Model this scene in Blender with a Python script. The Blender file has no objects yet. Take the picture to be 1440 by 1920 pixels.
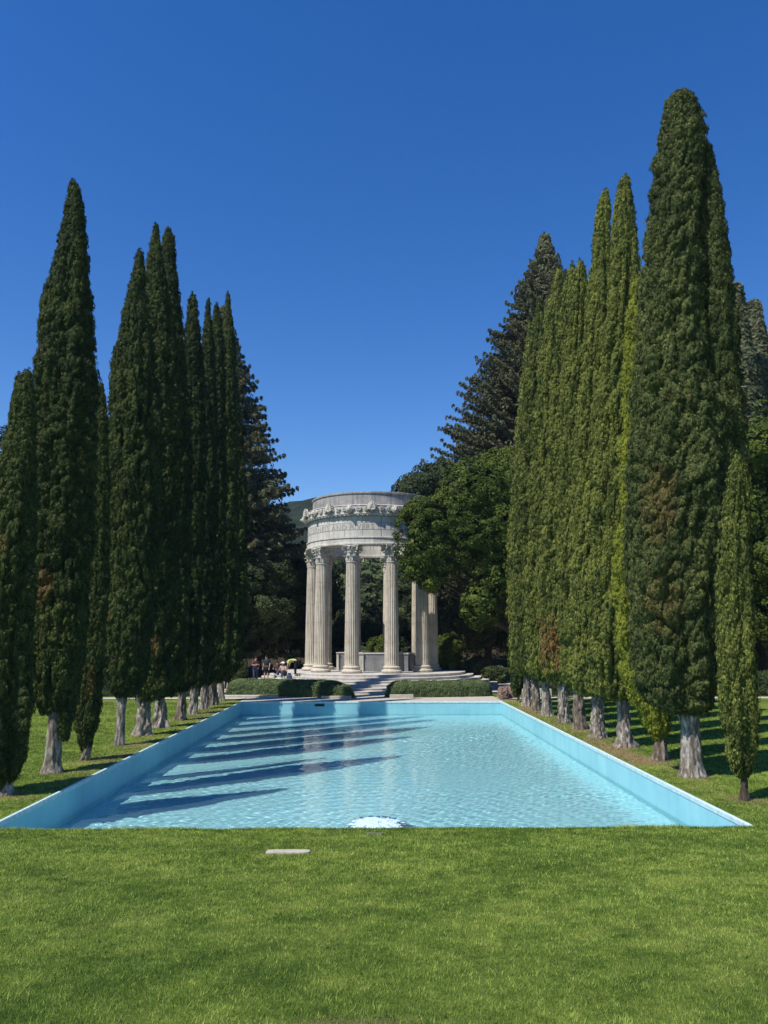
import bpy, bmesh, math, random
import numpy as np
from mathutils import Vector, Matrix
R_ = math.radians
rng = np.random.default_rng(11)
random.seed(5)
S = bpy.context.scene
COL = S.collection

# ------------------------------------------------------------------ camera
cam_d = bpy.data.cameras.new("camera"); cam = bpy.data.objects.new("camera", cam_d); COL.objects.link(cam)
PITCH = math.atan(234/1442.0); YAW = math.atan(23/1442.0*math.cos(PITCH))
cam.location = (0, 0, 3.35)
cam.rotation_euler = (math.pi/2 + PITCH, 0, -YAW)
cam_d.sensor_fit = 'VERTICAL'; cam_d.sensor_height = 36; cam_d.lens = 1442/1920*36
cam_d.clip_start = 0.1; cam_d.clip_end = 5000
S.camera = cam

# ------------------------------------------------------------------ sky, sun, exposure
SUN_AZ, SUN_EL = R_(38), R_(55)          # azimuth: direction the light travels, from +X towards +Y
tv = Vector((math.cos(SUN_AZ)*math.cos(SUN_EL), math.sin(SUN_AZ)*math.cos(SUN_EL), -math.sin(SUN_EL)))
w = bpy.data.worlds.new("World"); S.world = w; w.use_nodes = True
nt = w.node_tree; nt.nodes.clear()
sky = nt.nodes.new('ShaderNodeTexSky'); sky.sky_type = 'NISHITA'; sky.sun_disc = False
sky.sun_elevation = SUN_EL; sky.sun_rotation = math.atan2(-tv.x, -tv.y)
sky.altitude = 0; sky.air_density = 1.0; sky.dust_density = 0.0; sky.ozone_density = 3.0
bg = nt.nodes.new('ShaderNodeBackground'); bg.inputs[1].default_value = 0.108
wo = nt.nodes.new('ShaderNodeOutputWorld')
hs = nt.nodes.new('ShaderNodeHueSaturation'); hs.inputs['Saturation'].default_value = 1.36; hs.inputs['Hue'].default_value = 0.512   # the deep clear blue of the day
nt.links.new(sky.outputs[0], hs.inputs['Color']); nt.links.new(hs.outputs[0], bg.inputs[0]); nt.links.new(bg.outputs[0], wo.inputs[0])
sd = bpy.data.lights.new("sun", 'SUN'); sd.energy = 4.2; sd.angle = R_(0.5); sd.color = (1, 0.95, 0.86)
sun = bpy.data.objects.new("sun", sd); COL.objects.link(sun)
sun.rotation_euler = tv.to_track_quat('-Z', 'Y').to_euler()
sun.location = (-30, -20, 60)
S.view_settings.view_transform = 'Standard'; S.view_settings.look = 'None'
S.view_settings.exposure = 0.5; S.view_settings.gamma = 1
S.cycles.use_denoising = True; S.cycles.use_adaptive_sampling = False
S.cycles.max_bounces = 8; S.cycles.transparent_max_bounces = 12
S.cycles.sample_clamp_indirect = 6
S.cycles.caustics_reflective = False; S.cycles.caustics_refractive = False

# ------------------------------------------------------------------ helpers
def new_mat(name):
    m = bpy.data.materials.new(name); m.use_nodes = True
    t = m.node_tree; t.nodes.clear()
    o = t.nodes.new('ShaderNodeOutputMaterial')
    return m, t, o
def N(t, typ, **kw):
    n = t.nodes.new(typ)
    for k, v in kw.items():
        if k == 'ins':
            for kk, vv in v.items(): n.inputs[kk].default_value = vv
        else: setattr(n, k, v)
    return n
def L(t, a, b): t.links.new(a, b)
def ramp(t, stops, interp='LINEAR'):
    n = t.nodes.new('ShaderNodeValToRGB'); cr = n.color_ramp; cr.interpolation = interp
    while len(cr.elements) < len(stops): cr.elements.new(0.5)
    for e, (p, c) in zip(cr.elements, stops):
        e.position = p; e.color = (*c, 1)
    return n
def principled(t, o, rough=0.7, spec=0.3):
    p = t.nodes.new('ShaderNodeBsdfPrincipled')
    p.inputs['Roughness'].default_value = rough
    p.inputs['Specular IOR Level'].default_value = spec
    L(t, p.outputs[0], o.inputs[0]); return p

def tag(o, label=None, cat=None, group=None, kind=None):
    if label: o['label'] = label
    if cat: o['category'] = cat
    if group: o['group'] = group
    if kind: o['kind'] = kind
    return o
def empty(name, loc=(0, 0, 0), rz=0):
    o = bpy.data.objects.new(name, None); COL.objects.link(o); o.location = loc; o.rotation_euler = (0, 0, rz)
    o.empty_display_size = 0.3
    return o

class Acc:
    """collects polygons (quads and triangles) with a tint and a second value per face"""
    def __init__(s): s.v = []; s.f = []; s.n = 0; s.t = []; s.d = []; s.sm = []
    def add(s, v, f, tint=0.5, dry=0.0, smooth=False):
        v = np.asarray(v, dtype=np.float32).reshape(-1, 3); f = np.asarray(f, dtype=np.int32)
        if f.ndim == 1: f = f.reshape(1, -1)
        m = len(f)
        s.v.append(v); s.f.append(f + s.n); s.n += len(v)
        s.t.append(np.broadcast_to(np.asarray(tint, np.float32), (m,)).copy())
        s.d.append(np.broadcast_to(np.asarray(dry, np.float32), (m,)).copy())
        s.sm.append(np.full(m, smooth))
        return s
    def build(s, name, mat, parent=None, attrs=True, loc=None):
        me = bpy.data.meshes.new(name)
        v = np.concatenate(s.v)
        loops = np.concatenate([f.ravel() for f in s.f])
        sizes = np.concatenate([np.full(len(f), f.shape[1], np.int32) for f in s.f])
        starts = np.concatenate([[0], np.cumsum(sizes)[:-1]]).astype(np.int32)
        me.vertices.add(len(v)); me.vertices.foreach_set('co', v.ravel())
        me.loops.add(len(loops)); me.loops.foreach_set('vertex_index', loops)
        me.polygons.add(len(sizes)); me.polygons.foreach_set('loop_start', starts)
        me.polygons.foreach_set('loop_total', sizes)
        me.polygons.foreach_set('use_smooth', np.concatenate(s.sm))
        if attrs:
            a = me.attributes.new('tint', 'FLOAT', 'FACE'); a.data.foreach_set('value', np.concatenate(s.t))
            a = me.attributes.new('dry', 'FLOAT', 'FACE'); a.data.foreach_set('value', np.concatenate(s.d))
        me.update(calc_edges=True); me.validate()
        if mat: me.materials.append(mat)
        o = bpy.data.objects.new(name, me); COL.objects.link(o)
        if parent: o.parent = parent
        if loc is not None: o.location = loc
        return o

def norm(a): return a/np.maximum(np.linalg.norm(a, axis=-1, keepdims=True), 1e-9)
def grid_faces(nu, nv, wrap=False):
    i = np.arange(nv-1)[:, None]; j = np.arange(nu if wrap else nu-1)[None, :]
    a = i*nu+j; b = i*nu+(j+1) % nu; c = (i+1)*nu+(j+1) % nu; d = (i+1)*nu+j
    return np.stack([a, b, c, d], -1).reshape(-1, 4)
class Noise:
    """smooth noise: a sum of randomly directed sines"""
    def __init__(s, scale, n=14, seed=0):
        r = np.random.default_rng(seed)
        k = norm(r.normal(size=(n, 3)))*(r.uniform(0.5, 1.6, (n, 1)))*2*math.pi/scale
        s.k = k; s.p = r.uniform(0, 6.28, n); s.n = n
    def __call__(s, P):
        return np.sin(P @ s.k.T + s.p).sum(-1)/math.sqrt(s.n*0.5)/1.6
def box(acc, x0, x1, y0, y1, z0, z1, bevel=0.0, **k):
    b = bevel
    if b <= 0:
        v = [(x0,y0,z0),(x1,y0,z0),(x1,y1,z0),(x0,y1,z0),(x0,y0,z1),(x1,y0,z1),(x1,y1,z1),(x0,y1,z1)]
        acc.add(v, [(0,3,2,1),(4,5,6,7),(0,1,5,4),(1,2,6,5),(2,3,7,6),(3,0,4,7)], **k)
    else:
        def ringv(o, z): return [(x0+o,y0+o,z),(x1-o,y0+o,z),(x1-o,y1-o,z),(x0+o,y1-o,z)]
        v = ringv(0, z0)+ringv(0, z1-b)+ringv(b, z1)
        f = [(0,3,2,1),(8,9,10,11)]
        for q in (0, 4):
            for i in range(4): f.append((q+i, q+(i+1) % 4, q+4+(i+1) % 4, q+4+i))
        acc.add(v, f, **k)
def lathe(acc, prof, seg=96, closed=True, cx=0, cy=0, cap_top=False, **k):
    p = np.array(prof, float)
    if closed: p = np.vstack([p, p[:1]])
    th = np.linspace(0, 2*math.pi, seg, endpoint=False)
    v = np.zeros((len(p), seg, 3)); v[..., 0] = cx+p[:, 0:1]*np.cos(th); v[..., 1] = cy+p[:, 0:1]*np.sin(th); v[..., 2] = p[:, 1:2]
    acc.add(v.reshape(-1, 3), grid_faces(seg, len(p), wrap=True), **k)
    if cap_top: acc.add(v[-1], [list(range(seg))], **k)
def tube(acc, pts, rad, seg=8, ridge=0.0, nz=None, cap=True, **k):
    pts = np.asarray(pts, float); rad = np.asarray(rad, float); n = len(pts)
    tan = np.gradient(pts, axis=0); tan = norm(tan)
    ref = np.array([0., 0, 1]) if abs(tan[0, 2]) < 0.9 else np.array([1., 0, 0])
    u = norm(np.cross(tan, ref)); w_ = np.cross(tan, u)
    th = np.linspace(0, 2*math.pi, seg, endpoint=False)
    ringv = pts[:, None, :] + rad[:, None, None]*(np.cos(th)[None, :, None]*u[:, None, :]+np.sin(th)[None, :, None]*w_[:, None, :])
    acc.add(ringv.reshape(-1, 3), grid_faces(seg, n, wrap=True), **k)
    if cap:
        acc.add(ringv[-1], [list(range(seg))], **k); acc.add(ringv[0][::-1], [list(range(seg))], **k)
def ball(acc, c, r, nu=10, nv=7, **k):
    r = np.broadcast_to(np.asarray(r, float), (3,))
    ph = np.linspace(0.02, math.pi-0.02, nv); th = np.linspace(0, 2*math.pi, nu, endpoint=False)
    v = np.stack([np.sin(ph)[:, None]*np.cos(th), np.sin(ph)[:, None]*np.sin(th), -np.cos(ph)[:, None]*np.ones(nu)], -1)*r+np.array(c)
    acc.add(v.reshape(-1, 3), grid_faces(nu, nv, wrap=True), **k)
    acc.add(v[0][::-1], [list(range(nu))], **k); acc.add(v[-1], [list(range(nu))], **k)

# ------------------------------------------------------------------ materials
def foliage_mat(name, dark, mid, light, drycol=(0.22, 0.12, 0.045), trans=0.25, scale=2.0):
    m, t, o = new_mat(name)
    a = N(t, 'ShaderNodeAttribute', attribute_name='tint'); d = N(t, 'ShaderNodeAttribute', attribute_name='dry')
    tc = N(t, 'ShaderNodeTexCoord'); no = N(t, 'ShaderNodeTexNoise', ins={'Scale': scale, 'Detail': 3})
    L(t, tc.outputs['Object'], no.inputs['Vector'])
    ad = N(t, 'ShaderNodeMath', operation='MULTIPLY_ADD'); ad.inputs[1].default_value = 0.5
    L(t, no.outputs[0], ad.inputs[0]); L(t, a.outputs['Fac'], ad.inputs[2])
    sb = N(t, 'ShaderNodeMath', operation='SUBTRACT'); sb.inputs[1].default_value = 0.25; L(t, ad.outputs[0], sb.inputs[0])
    cr = ramp(t, [(0.0, dark), (0.5, mid), (1.0, light)]); L(t, sb.outputs[0], cr.inputs[0])
    mx = N(t, 'ShaderNodeMix', data_type='RGBA'); L(t, d.outputs['Fac'], mx.inputs[0]); L(t, cr.outputs[0], mx.inputs[6])
    mx.inputs[7].default_value = (*drycol, 1)
    p = t.nodes.new('ShaderNodeBsdfPrincipled'); p.inputs['Roughness'].default_value = 0.75; p.inputs['Specular IOR Level'].default_value = 0.10
    L(t, mx.outputs[2], p.inputs['Base Color'])
    tr = N(t, 'ShaderNodeBsdfTranslucent'); L(t, mx.outputs[2], tr.inputs[0])
    ms = N(t, 'ShaderNodeMixShader'); ms.inputs[0].default_value = trans
    L(t, p.outputs[0], ms.inputs[1]); L(t, tr.outputs[0], ms.inputs[2]); L(t, ms.outputs[0], o.inputs[0])
    return m
M = {}
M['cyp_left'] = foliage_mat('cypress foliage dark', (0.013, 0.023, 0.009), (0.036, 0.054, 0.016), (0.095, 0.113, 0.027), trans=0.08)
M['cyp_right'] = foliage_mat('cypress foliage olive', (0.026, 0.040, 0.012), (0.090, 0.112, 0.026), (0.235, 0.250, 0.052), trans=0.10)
M['cyp_bright'] = foliage_mat('cypress foliage bright', (0.055, 0.075, 0.012), (0.140, 0.170, 0.024), (0.26, 0.28, 0.035), trans=0.12)
M['cyp_huge'] = foliage_mat('cypress foliage grey green', (0.028, 0.042, 0.014), (0.080, 0.098, 0.030), (0.195, 0.210, 0.060), trans=0.08)
M['oak'] = foliage_mat('oak leaves', (0.026, 0.042, 0.008), (0.064, 0.094, 0.016), (0.15, 0.18, 0.030), trans=0.12)
M['oak_dark'] = foliage_mat('background leaves', (0.020, 0.032, 0.015), (0.050, 0.070, 0.028), (0.100, 0.120, 0.045), trans=0.12)
M['redwood'] = foliage_mat('redwood needles', (0.050, 0.060, 0.036), (0.120, 0.128, 0.066), (0.21, 0.205, 0.10), drycol=(0.15, 0.12, 0.065), trans=0.1, scale=0.7)
M['shrub'] = foliage_mat('rosemary leaves', (0.055, 0.080, 0.034), (0.105, 0.150, 0.062), (0.18, 0.22, 0.085), trans=0.15)

def bark_mat(name, c0, c1, c2, sc=3.0):
    m, t, o = new_mat(name); p = principled(t, o, 0.85, 0.15)
    tc = N(t, 'ShaderNodeTexCoord'); mp = N(t, 'ShaderNodeMapping'); mp.inputs['Scale'].default_value = (sc*2.2, sc*2.2, sc*0.6)
    L(t, tc.outputs['Object'], mp.inputs[0])
    no = N(t, 'ShaderNodeTexNoise', ins={'Scale': 1.6, 'Detail': 7, 'Roughness': 0.7, 'Distortion': 0.4}); L(t, mp.outputs[0], no.inputs[0])
    cr = ramp(t, [(0.30, c0), (0.50, c1), (0.68, c2)]); L(t, no.outputs[0], cr.inputs[0]); L(t, cr.outputs[0], p.inputs['Base Color'])
    b = N(t, 'ShaderNodeBump', ins={'Strength': 0.9, 'Distance': 0.04}); L(t, no.outputs[0], b.inputs['Height']); L(t, b.outputs[0], p.inputs['Normal'])
    return m
M['bark_pale'] = bark_mat('weathered pale cypress bark', (0.035, 0.026, 0.020), (0.19, 0.16, 0.13), (0.50, 0.47, 0.42))
M['bark_brown'] = bark_mat('weathered brown cypress bark', (0.030, 0.022, 0.017), (0.135, 0.105, 0.08), (0.36, 0.325, 0.275), sc=2.4)
M['bark_dark'] = bark_mat('brown bark', (0.025, 0.018, 0.013), (0.07, 0.052, 0.038), (0.13, 0.105, 0.08))

def stone_mat(name, c0, c1, c2, stain=0.5, brick=None, sc=1.0, bump=0.25):
    m, t, o = new_mat(name); p = principled(t, o, 0.85, 0.2)
    tc = N(t, 'ShaderNodeTexCoord')
    n1 = N(t, 'ShaderNodeTexNoise', ins={'Scale': 1.3*sc, 'Detail': 8, 'Roughness': 0.65}); L(t, tc.outputs['Object'], n1.inputs[0])
    cr = ramp(t, [(0.28, c0), (0.5, c1), (0.75, c2)]); L(t, n1.outputs[0], cr.inputs[0])
    # rain streaks: noise stretched along the height
    mp = N(t, 'ShaderNodeMapping'); mp.inputs['Scale'].default_value = (4.5, 4.5, 0.35); L(t, tc.outputs['Object'], mp.inputs[0])
    n2 = N(t, 'ShaderNodeTexNoise', ins={'Scale': 1.2*sc, 'Detail': 5, 'Roughness': 0.6}); L(t, mp.outputs[0], n2.inputs[0])
    c2r = ramp(t, [(0.40, (1, 1, 1)), (0.72, (1-stain, 1-stain*0.97, 1-stain*0.92))]); L(t, n2.outputs[0], c2r.inputs[0])
    mx = N(t, 'ShaderNodeMix', data_type='RGBA', blend_type='MULTIPLY'); mx.inputs[0].default_value = 1
    L(t, cr.outputs[0], mx.inputs[6]); L(t, c2r.outputs[0], mx.inputs[7]); out = mx.outputs[2]
    if brick:
        uv = N(t, 'ShaderNodeUVMap'); br = N(t, 'ShaderNodeTexBrick', ins={'Color1': (1,1,1,1), 'Color2': (0.88,0.88,0.87,1), 'Mortar': (0.5,0.48,0.45,1),
            'Scale': 1.0, 'Mortar Size': brick[2], 'Mortar Smooth': 0.3, 'Brick Width': brick[0], 'Row Height': brick[1]})
        L(t, uv.outputs[0], br.inputs[0])
        m2 = N(t, 'ShaderNodeMix', data_type='RGBA', blend_type='MULTIPLY'); m2.inputs[0].default_value = 1
        L(t, out, m2.inputs[6]); L(t, br.outputs[0], m2.inputs[7]); out = m2.outputs[2]
    L(t, out, p.inputs['Base Color'])
    n3 = N(t, 'ShaderNodeTexNoise', ins={'Scale': 22*sc, 'Detail': 4}); L(t, tc.outputs['Object'], n3.inputs[0])
    b = N(t, 'ShaderNodeBump', ins={'Strength': bump, 'Distance': 0.01}); L(t, n3.outputs[0], b.inputs['Height']); L(t, b.outputs[0], p.inputs['Normal'])
    return m
M['stone'] = stone_mat('temple stone', (0.42, 0.39, 0.33), (0.57, 0.54, 0.47), (0.67, 0.64, 0.57), 0.38)
M['column'] = stone_mat('column stone', (0.40, 0.35, 0.27), (0.56, 0.50, 0.405), (0.65, 0.605, 0.51), 0.35)
M['frieze'] = stone_mat('frieze ashlar', (0.50, 0.475, 0.42), (0.61, 0.585, 0.525), (0.70, 0.67, 0.61), 0.28, brick=(1.25, 0.46, 0.03))
M['attic'] = stone_mat('attic stone stained', (0.20, 0.195, 0.19), (0.34, 0.33, 0.315), (0.50, 0.48, 0.45), 0.5, brick=(1.4, 2.0, 0.02))
M['letters'] = stone_mat('carved letters', (0.30, 0.28, 0.25), (0.36, 0.335, 0.30), (0.42, 0.39, 0.35), 0.1)
M['steps'] = stone_mat('step stone', (0.38, 0.35, 0.31), (0.52, 0.49, 0.44), (0.62, 0.59, 0.54), 0.25, sc=0.7)
M['paving'] = stone_mat('paving', (0.34, 0.31, 0.26), (0.46, 0.42, 0.36), (0.54, 0.50, 0.43), 0.15, sc=2.0)
M['slab'] = stone_mat('pale slab', (0.36, 0.33, 0.27), (0.47, 0.43, 0.35), (0.56, 0.52, 0.43), 0.15, sc=6.0)
M['well'] = stone_mat('grey parapet stone', (0.17, 0.17, 0.17), (0.25, 0.25, 0.25), (0.34, 0.34, 0.33), 0.35)
M['boulder'] = stone_mat('reddish boulder', (0.10, 0.08, 0.07), (0.24, 0.15, 0.12), (0.36, 0.31, 0.27), 0.3, sc=2.5, bump=0.8)

def plain(name, col, rough=0.7, spec=0.3):
    m, t, o = new_mat(name); p = principled(t, o, rough, spec)
    tc = N(t, 'ShaderNodeTexCoord'); n1 = N(t, 'ShaderNodeTexNoise', ins={'Scale': 9, 'Detail': 4}); L(t, tc.outputs['Object'], n1.inputs[0])
    cr = ramp(t, [(0.3, tuple(c*0.8 for c in col)), (0.7, tuple(min(1, c*1.15) for c in col))]); L(t, n1.outputs[0], cr.inputs[0])
    L(t, cr.outputs[0], p.inputs['Base Color']); return m
# ================================================================== GROUND
PX, PY0, PY1 = 6.77, 14.36, 41.15         # inner faces of the pool
CW = 0.06                                  # coping width
NEAR_LIP = 14.30
WATER_Z, FLOOR_Z = -0.64, -1.12
def lawn_z(X, Y):
    s = np.clip(1-Y/14.3, 0, 3)
    z = 1.75*s
    z = np.where(Y < 1.5, 1.75*(1-1.5/14.3), z)
    return z + 0.0*X
n_dry1 = Noise(2.2, seed=3); n_dry2 = Noise(0.9, seed=4); n_t1 = Noise(3.0, seed=8); n_t2 = Noise(1.0, seed=9); n_t3 = Noise(9, seed=10); n_t4 = Noise(.42, seed=12, n=24); n_t5 = Noise(.17, seed=13, n=24)
BASES = {'L1':(-7.89,17.42),'L2':(-8.0,20.19),'L3':(-7.88,22.13),'L4':(-7.9,25.09),'L5':(-7.9,27.62),'L6':(-7.95,30.01),'L7':(-7.8,32.45),'L8':(-7.87,35.0),'L9':(-7.91,37.4),'L10':(-7.94,39.6),'L11':(-7.96,41.9),
'R1':(7.76,16.63),'R2':(7.82,19.42),'R3':(7.96,21.88),'R4':(7.83,24.49),'R5':(7.63,26.7),'R6':(7.66,29.1),'R7':(7.66,31.4),'R8':(7.55,33.9),'R9':(7.63,36.35),'R10':(7.6,38.6),'R11':(7.64,41.0)}
def dryness(X, Y):
    P = np.stack([X, Y, np.zeros_like(X)], -1)
    a = 0.5+0.5*n_dry1(P*[0.6, 1, 1]); b = 0.5+0.5*n_dry2(P)
    right = np.clip(1-np.abs(X-7.35)/0.9, 0, 1)*np.clip((Y-15.0)/6, 0, 1)*np.clip((44-Y)/2, 0, 1)
    left = np.clip(1-np.abs(X+7.25)/0.6, 0, 1)*np.clip((Y-15.0)/6, 0, 1)*np.clip((44-Y)/2, 0, 1)*0.55
    d = (right+left)*np.clip(a*1.3+b*0.6-0.35, 0, 1.1)
    for k, (bx, by) in BASES.items():
        r2 = ((X-bx)**2+(Y-by)**2)
        d = d+0.9*np.exp(-r2/0.16)*(0.6+0.4*b)
    d = d + 0.10*np.clip(b-0.72, 0, 1)*2
    for sx, sy, sw, sd_ in ((-1.17, 11.5, .42, .2), (.06, 13.55, .24, .12), (-.15, 4.66, .45, .2)):   # worn turf round the slabs
        d = d+0.6*np.exp(-((np.abs(X-sx)/sw)**4+(np.abs(Y-sy)/sd_)**4))*(0.5+0.5*b)
    return np.clip(d, 0, 1)
def lushness(X, Y):
    P = np.stack([X, Y, np.zeros_like(X)], -1)
    return np.clip(0.5+0.10*n_t1(P*[1, 1, 1])+0.10*n_t2(P)+0.06*n_t3(P)+0.16*n_t4(P)+0.20*n_t5(P), 0, 1)

def ground_mat():
    m, t, o = new_mat('lawn turf'); p = principled(t, o, 0.9, 0.1)
    a = N(t, 'ShaderNodeAttribute', attribute_name='lush'); d = N(t, 'ShaderNodeAttribute', attribute_name='dryv')
    tc = N(t, 'ShaderNodeTexCoord')
    n1 = N(t, 'ShaderNodeTexNoise', ins={'Scale': 14, 'Detail': 6, 'Roughness': 0.75}); L(t, tc.outputs['Object'], n1.inputs[0])
    mp = N(t, 'ShaderNodeMapping'); mp.inputs['Scale'].default_value = (1.0, 1.8, 1); L(t, tc.outputs['Object'], mp.inputs[0])
    n2 = N(t, 'ShaderNodeTexNoise', ins={'Scale': 2.2, 'Detail': 5, 'Roughness': 0.6}); L(t, mp.outputs[0], n2.inputs[0])
    ad = N(t, 'ShaderNodeMath', operation='ADD'); L(t, n1.outputs[0], ad.inputs[0]); L(t, n2.outputs[0], ad.inputs[1])
    a2 = N(t, 'ShaderNodeMath', operation='ADD'); L(t, ad.outputs[0], a2.inputs[0]); L(t, a.outputs['Fac'], a2.inputs[1])
    dv = N(t, 'ShaderNodeMath', operation='MULTIPLY'); dv.inputs[1].default_value = 1/3; L(t, a2.outputs[0], dv.inputs[0])
    cr = ramp(t, [(0.38, (0.062, 0.105, 0.016)), (0.5, (0.120, 0.175, 0.028)), (0.62, (0.20, 0.235, 0.045))]); L(t, dv.outputs[0], cr.inputs[0])
    mx = N(t, 'ShaderNodeMix', data_type='RGBA'); L(t, d.outputs['Fac'], mx.inputs[0]); L(t, cr.outputs[0], mx.inputs[6]); mx.inputs[7].default_value = (0.27, 0.20, 0.105, 1)
    li = N(t, 'ShaderNodeAttribute', attribute_name='woods_shade'); lx = N(t, 'ShaderNodeMix', data_type='RGBA'); L(t, li.outputs['Fac'], lx.inputs[0]); L(t, mx.outputs[2], lx.inputs[6]); lx.inputs[7].default_value = (0.045, 0.036, 0.022, 1); mx = lx  # shade under the far trees, put into the ground colour as dark brown
    L(t, mx.outputs[2], p.inputs['Base Color'])
    b = N(t, 'ShaderNodeBump', ins={'Strength': 1.0, 'Distance': 0.04}); L(t, n1.outputs[0], b.inputs['Height']); L(t, b.outputs[0], p.inputs['Normal'])
    return m
M['turf'] = ground_mat()
def axis_lines(lo, hi, fine_lo, fine_hi, step, must):
    a = list(np.arange(fine_lo, fine_hi+1e-6, step)); s = step
    x = fine_lo
    while x > lo: s *= 1.35; x -= s; a.append(x)
    s = step; x = fine_hi
    while x < hi: s *= 1.35; x += s; a.append(x)
    a = [q for q in a if all(abs(q-m_) > step*0.45 for m_ in must)] + list(must)
    return np.array(sorted(a))
xs = axis_lines(-900, 900, -15, 15, 0.3, [-PX-CW, PX+CW]); ys = axis_lines(-300, 1500, 2, 48, 0.3, [NEAR_LIP, PY1+CW])
Xg, Yg = np.meshgrid(xs, ys)
Zg = lawn_z(Xg, Yg) + np.where(Yg > 62, np.clip((Yg-62)/60, 0, 1)**1.2*6, 0)
Zg = np.where((np.abs(Xg) > PX+CW+0.05) & (Yg < 60), Zg-0.008+0.007*n_t2(np.stack([Xg, Yg, 0*Xg], -1)), Zg)
fg = grid_faces(len(xs), len(ys))
ctr = np.stack([Xg, Yg], -1).reshape(-1, 2)[fg].mean(1)
keep = ~((np.abs(ctr[:, 0]) < PX+CW) & (ctr[:, 1] > NEAR_LIP) & (ctr[:, 1] < PY1+CW))
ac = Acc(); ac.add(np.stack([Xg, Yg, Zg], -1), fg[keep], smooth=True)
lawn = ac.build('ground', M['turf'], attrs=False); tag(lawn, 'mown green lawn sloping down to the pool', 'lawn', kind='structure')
for nm, val in (('lush', lushness(Xg.ravel(), Yg.ravel())), ('dryv', dryness(Xg.ravel(), Yg.ravel())), ('woods_shade', np.clip((Yg.ravel()-46.3)/1.0, 0, 1))):
    a = lawn.data.attributes.new(nm, 'FLOAT', 'POINT'); a.data.foreach_set('value', val.astype(np.float32))

# grass blades: real leaves on the lawn nearest the camera and on the strips along the pool
M['grass'] = foliage_mat('grass blades', (0.065, 0.120, 0.020), (0.190, 0.290, 0.046), (0.47, 0.55, 0.12), drycol=(0.34, 0.26, 0.13), trans=0.35, scale=3)
def blades(acc, X, Y, wd, ht):
    n = len(X); Z = lawn_z(X, Y)-0.004
    b = np.stack([X, Y, Z], -1); th = rng.uniform(0, 6.283, n)
    side = np.stack([np.cos(th), np.sin(th), 0*th], -1)*wd[:, None]*0.5
    lean = rng.normal(0, 0.42, (n, 2)); tip = b+np.stack([lean[:, 0]*ht, lean[:, 1]*ht, ht*rng.uniform(0.6, 1.1, n)], -1)
    v = np.stack([b-side, b+side, tip], 1)
    t_ = lushness(X, Y)+rng.normal(0, 0.26, n); d_ = np.clip(dryness(X, Y)*1.0-rng.uniform(0, .4, n)*(1-dryness(X, Y)), 0, 1)
    d_ = np.where(rng.uniform(size=n) < 0.03, 0.7, d_)
    acc.add(v.reshape(-1, 3), np.arange(3*n).reshape(-1, 3), tint=np.clip(t_, 0, 1), dry=d_)
ga = Acc()
for (y0, y1, dens, wd, ht) in ((4.2, 5.6, 7500, .0050, .030), (5.6, 7.4, 5200, .0060, .030), (7.4, 10, 3300, .0080, .032), (10, 14.29, 2100, .011, .036)):
    hw = 0.53*y1+0.5; n = int((y1-y0)*2*hw*dens); X = rng.uniform(-hw, hw, n); Y = rng.uniform(y0, y1, n)
    blades(ga, X, Y, np.full(n, wd)*rng.uniform(.7, 1.3, n), np.full(n, ht)*rng.uniform(.5, 1.3, n))
n = 16000; X = rng.uniform(-7.2, 6.85, n); Y = rng.uniform(14.14, 14.31, n); blades(ga, X, Y, np.full(n, .012), rng.uniform(.04, .085, n)*(.75+.25*n_t2(np.stack([X, Y, 0*X], -1))))
for sgn in (-1, 1):
    for (y0, y1, x1, dens, wd, ht) in ((14.2, 20, 11.5, 1500, .013, .036), (20, 28, 13.5, 650, .02, .04), (28, 41, 16, 260, .03, .045)):
        n = int((y1-y0)*(x1-6.93)*dens); X = sgn*rng.uniform(6.93, x1, n); Y = rng.uniform(y0, y1, n)
        blades(ga, X, Y, np.full(n, wd)*rng.uniform(.7, 1.3, n), np.full(n, ht)*rng.uniform(.5, 1.3, n))
grass = ga.build('grass', M['grass']); tag(grass, 'short green grass blades of the mown lawn', 'grass', kind='stuff')

# paving beyond the pool and the path across the lawns
pa = Acc(); xs_ = np.linspace(-6.91, 6.91, 40); ys_ = np.linspace(41.31, 48.0, 20); Xp, Yp = np.meshgrid(xs_, ys_)
pa.add(np.stack([Xp, Yp, 0*Xp+0.012], -1), grid_faces(40, 20))
tag(pa.build('pavement', M['paving'], attrs=False), 'pale stone paving between the pool and the temple steps', 'paving', kind='structure')
for sgn, nm in ((-1, 'left'), (1, 'right')):
    pa = Acc(); pa.add([(sgn*6.91, 42.75, .03), (sgn*60, 42.75, .03), (sgn*60, 43.9, .03), (sgn*6.91, 43.9, .03)], [(0, 1, 2, 3) if sgn > 0 else (3, 2, 1, 0)])
    tag(pa.build('path', M['paving'], attrs=False), f'pale path crossing the {nm} lawn behind the cypress row', 'path', kind='structure')
pa = Acc(); xs_ = np.linspace(-16, 16, 30); ys_ = np.linspace(48.0, 66, 20); Xp, Yp = np.meshgrid(xs_, ys_)
pa.add(np.stack([Xp, Yp, 0*Xp+0.022], -1), grid_faces(30, 20))
tag(pa.build('terrace', M['paving'], attrs=False), 'pale ground around the foot of the temple steps', 'paving', kind='structure')

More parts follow.
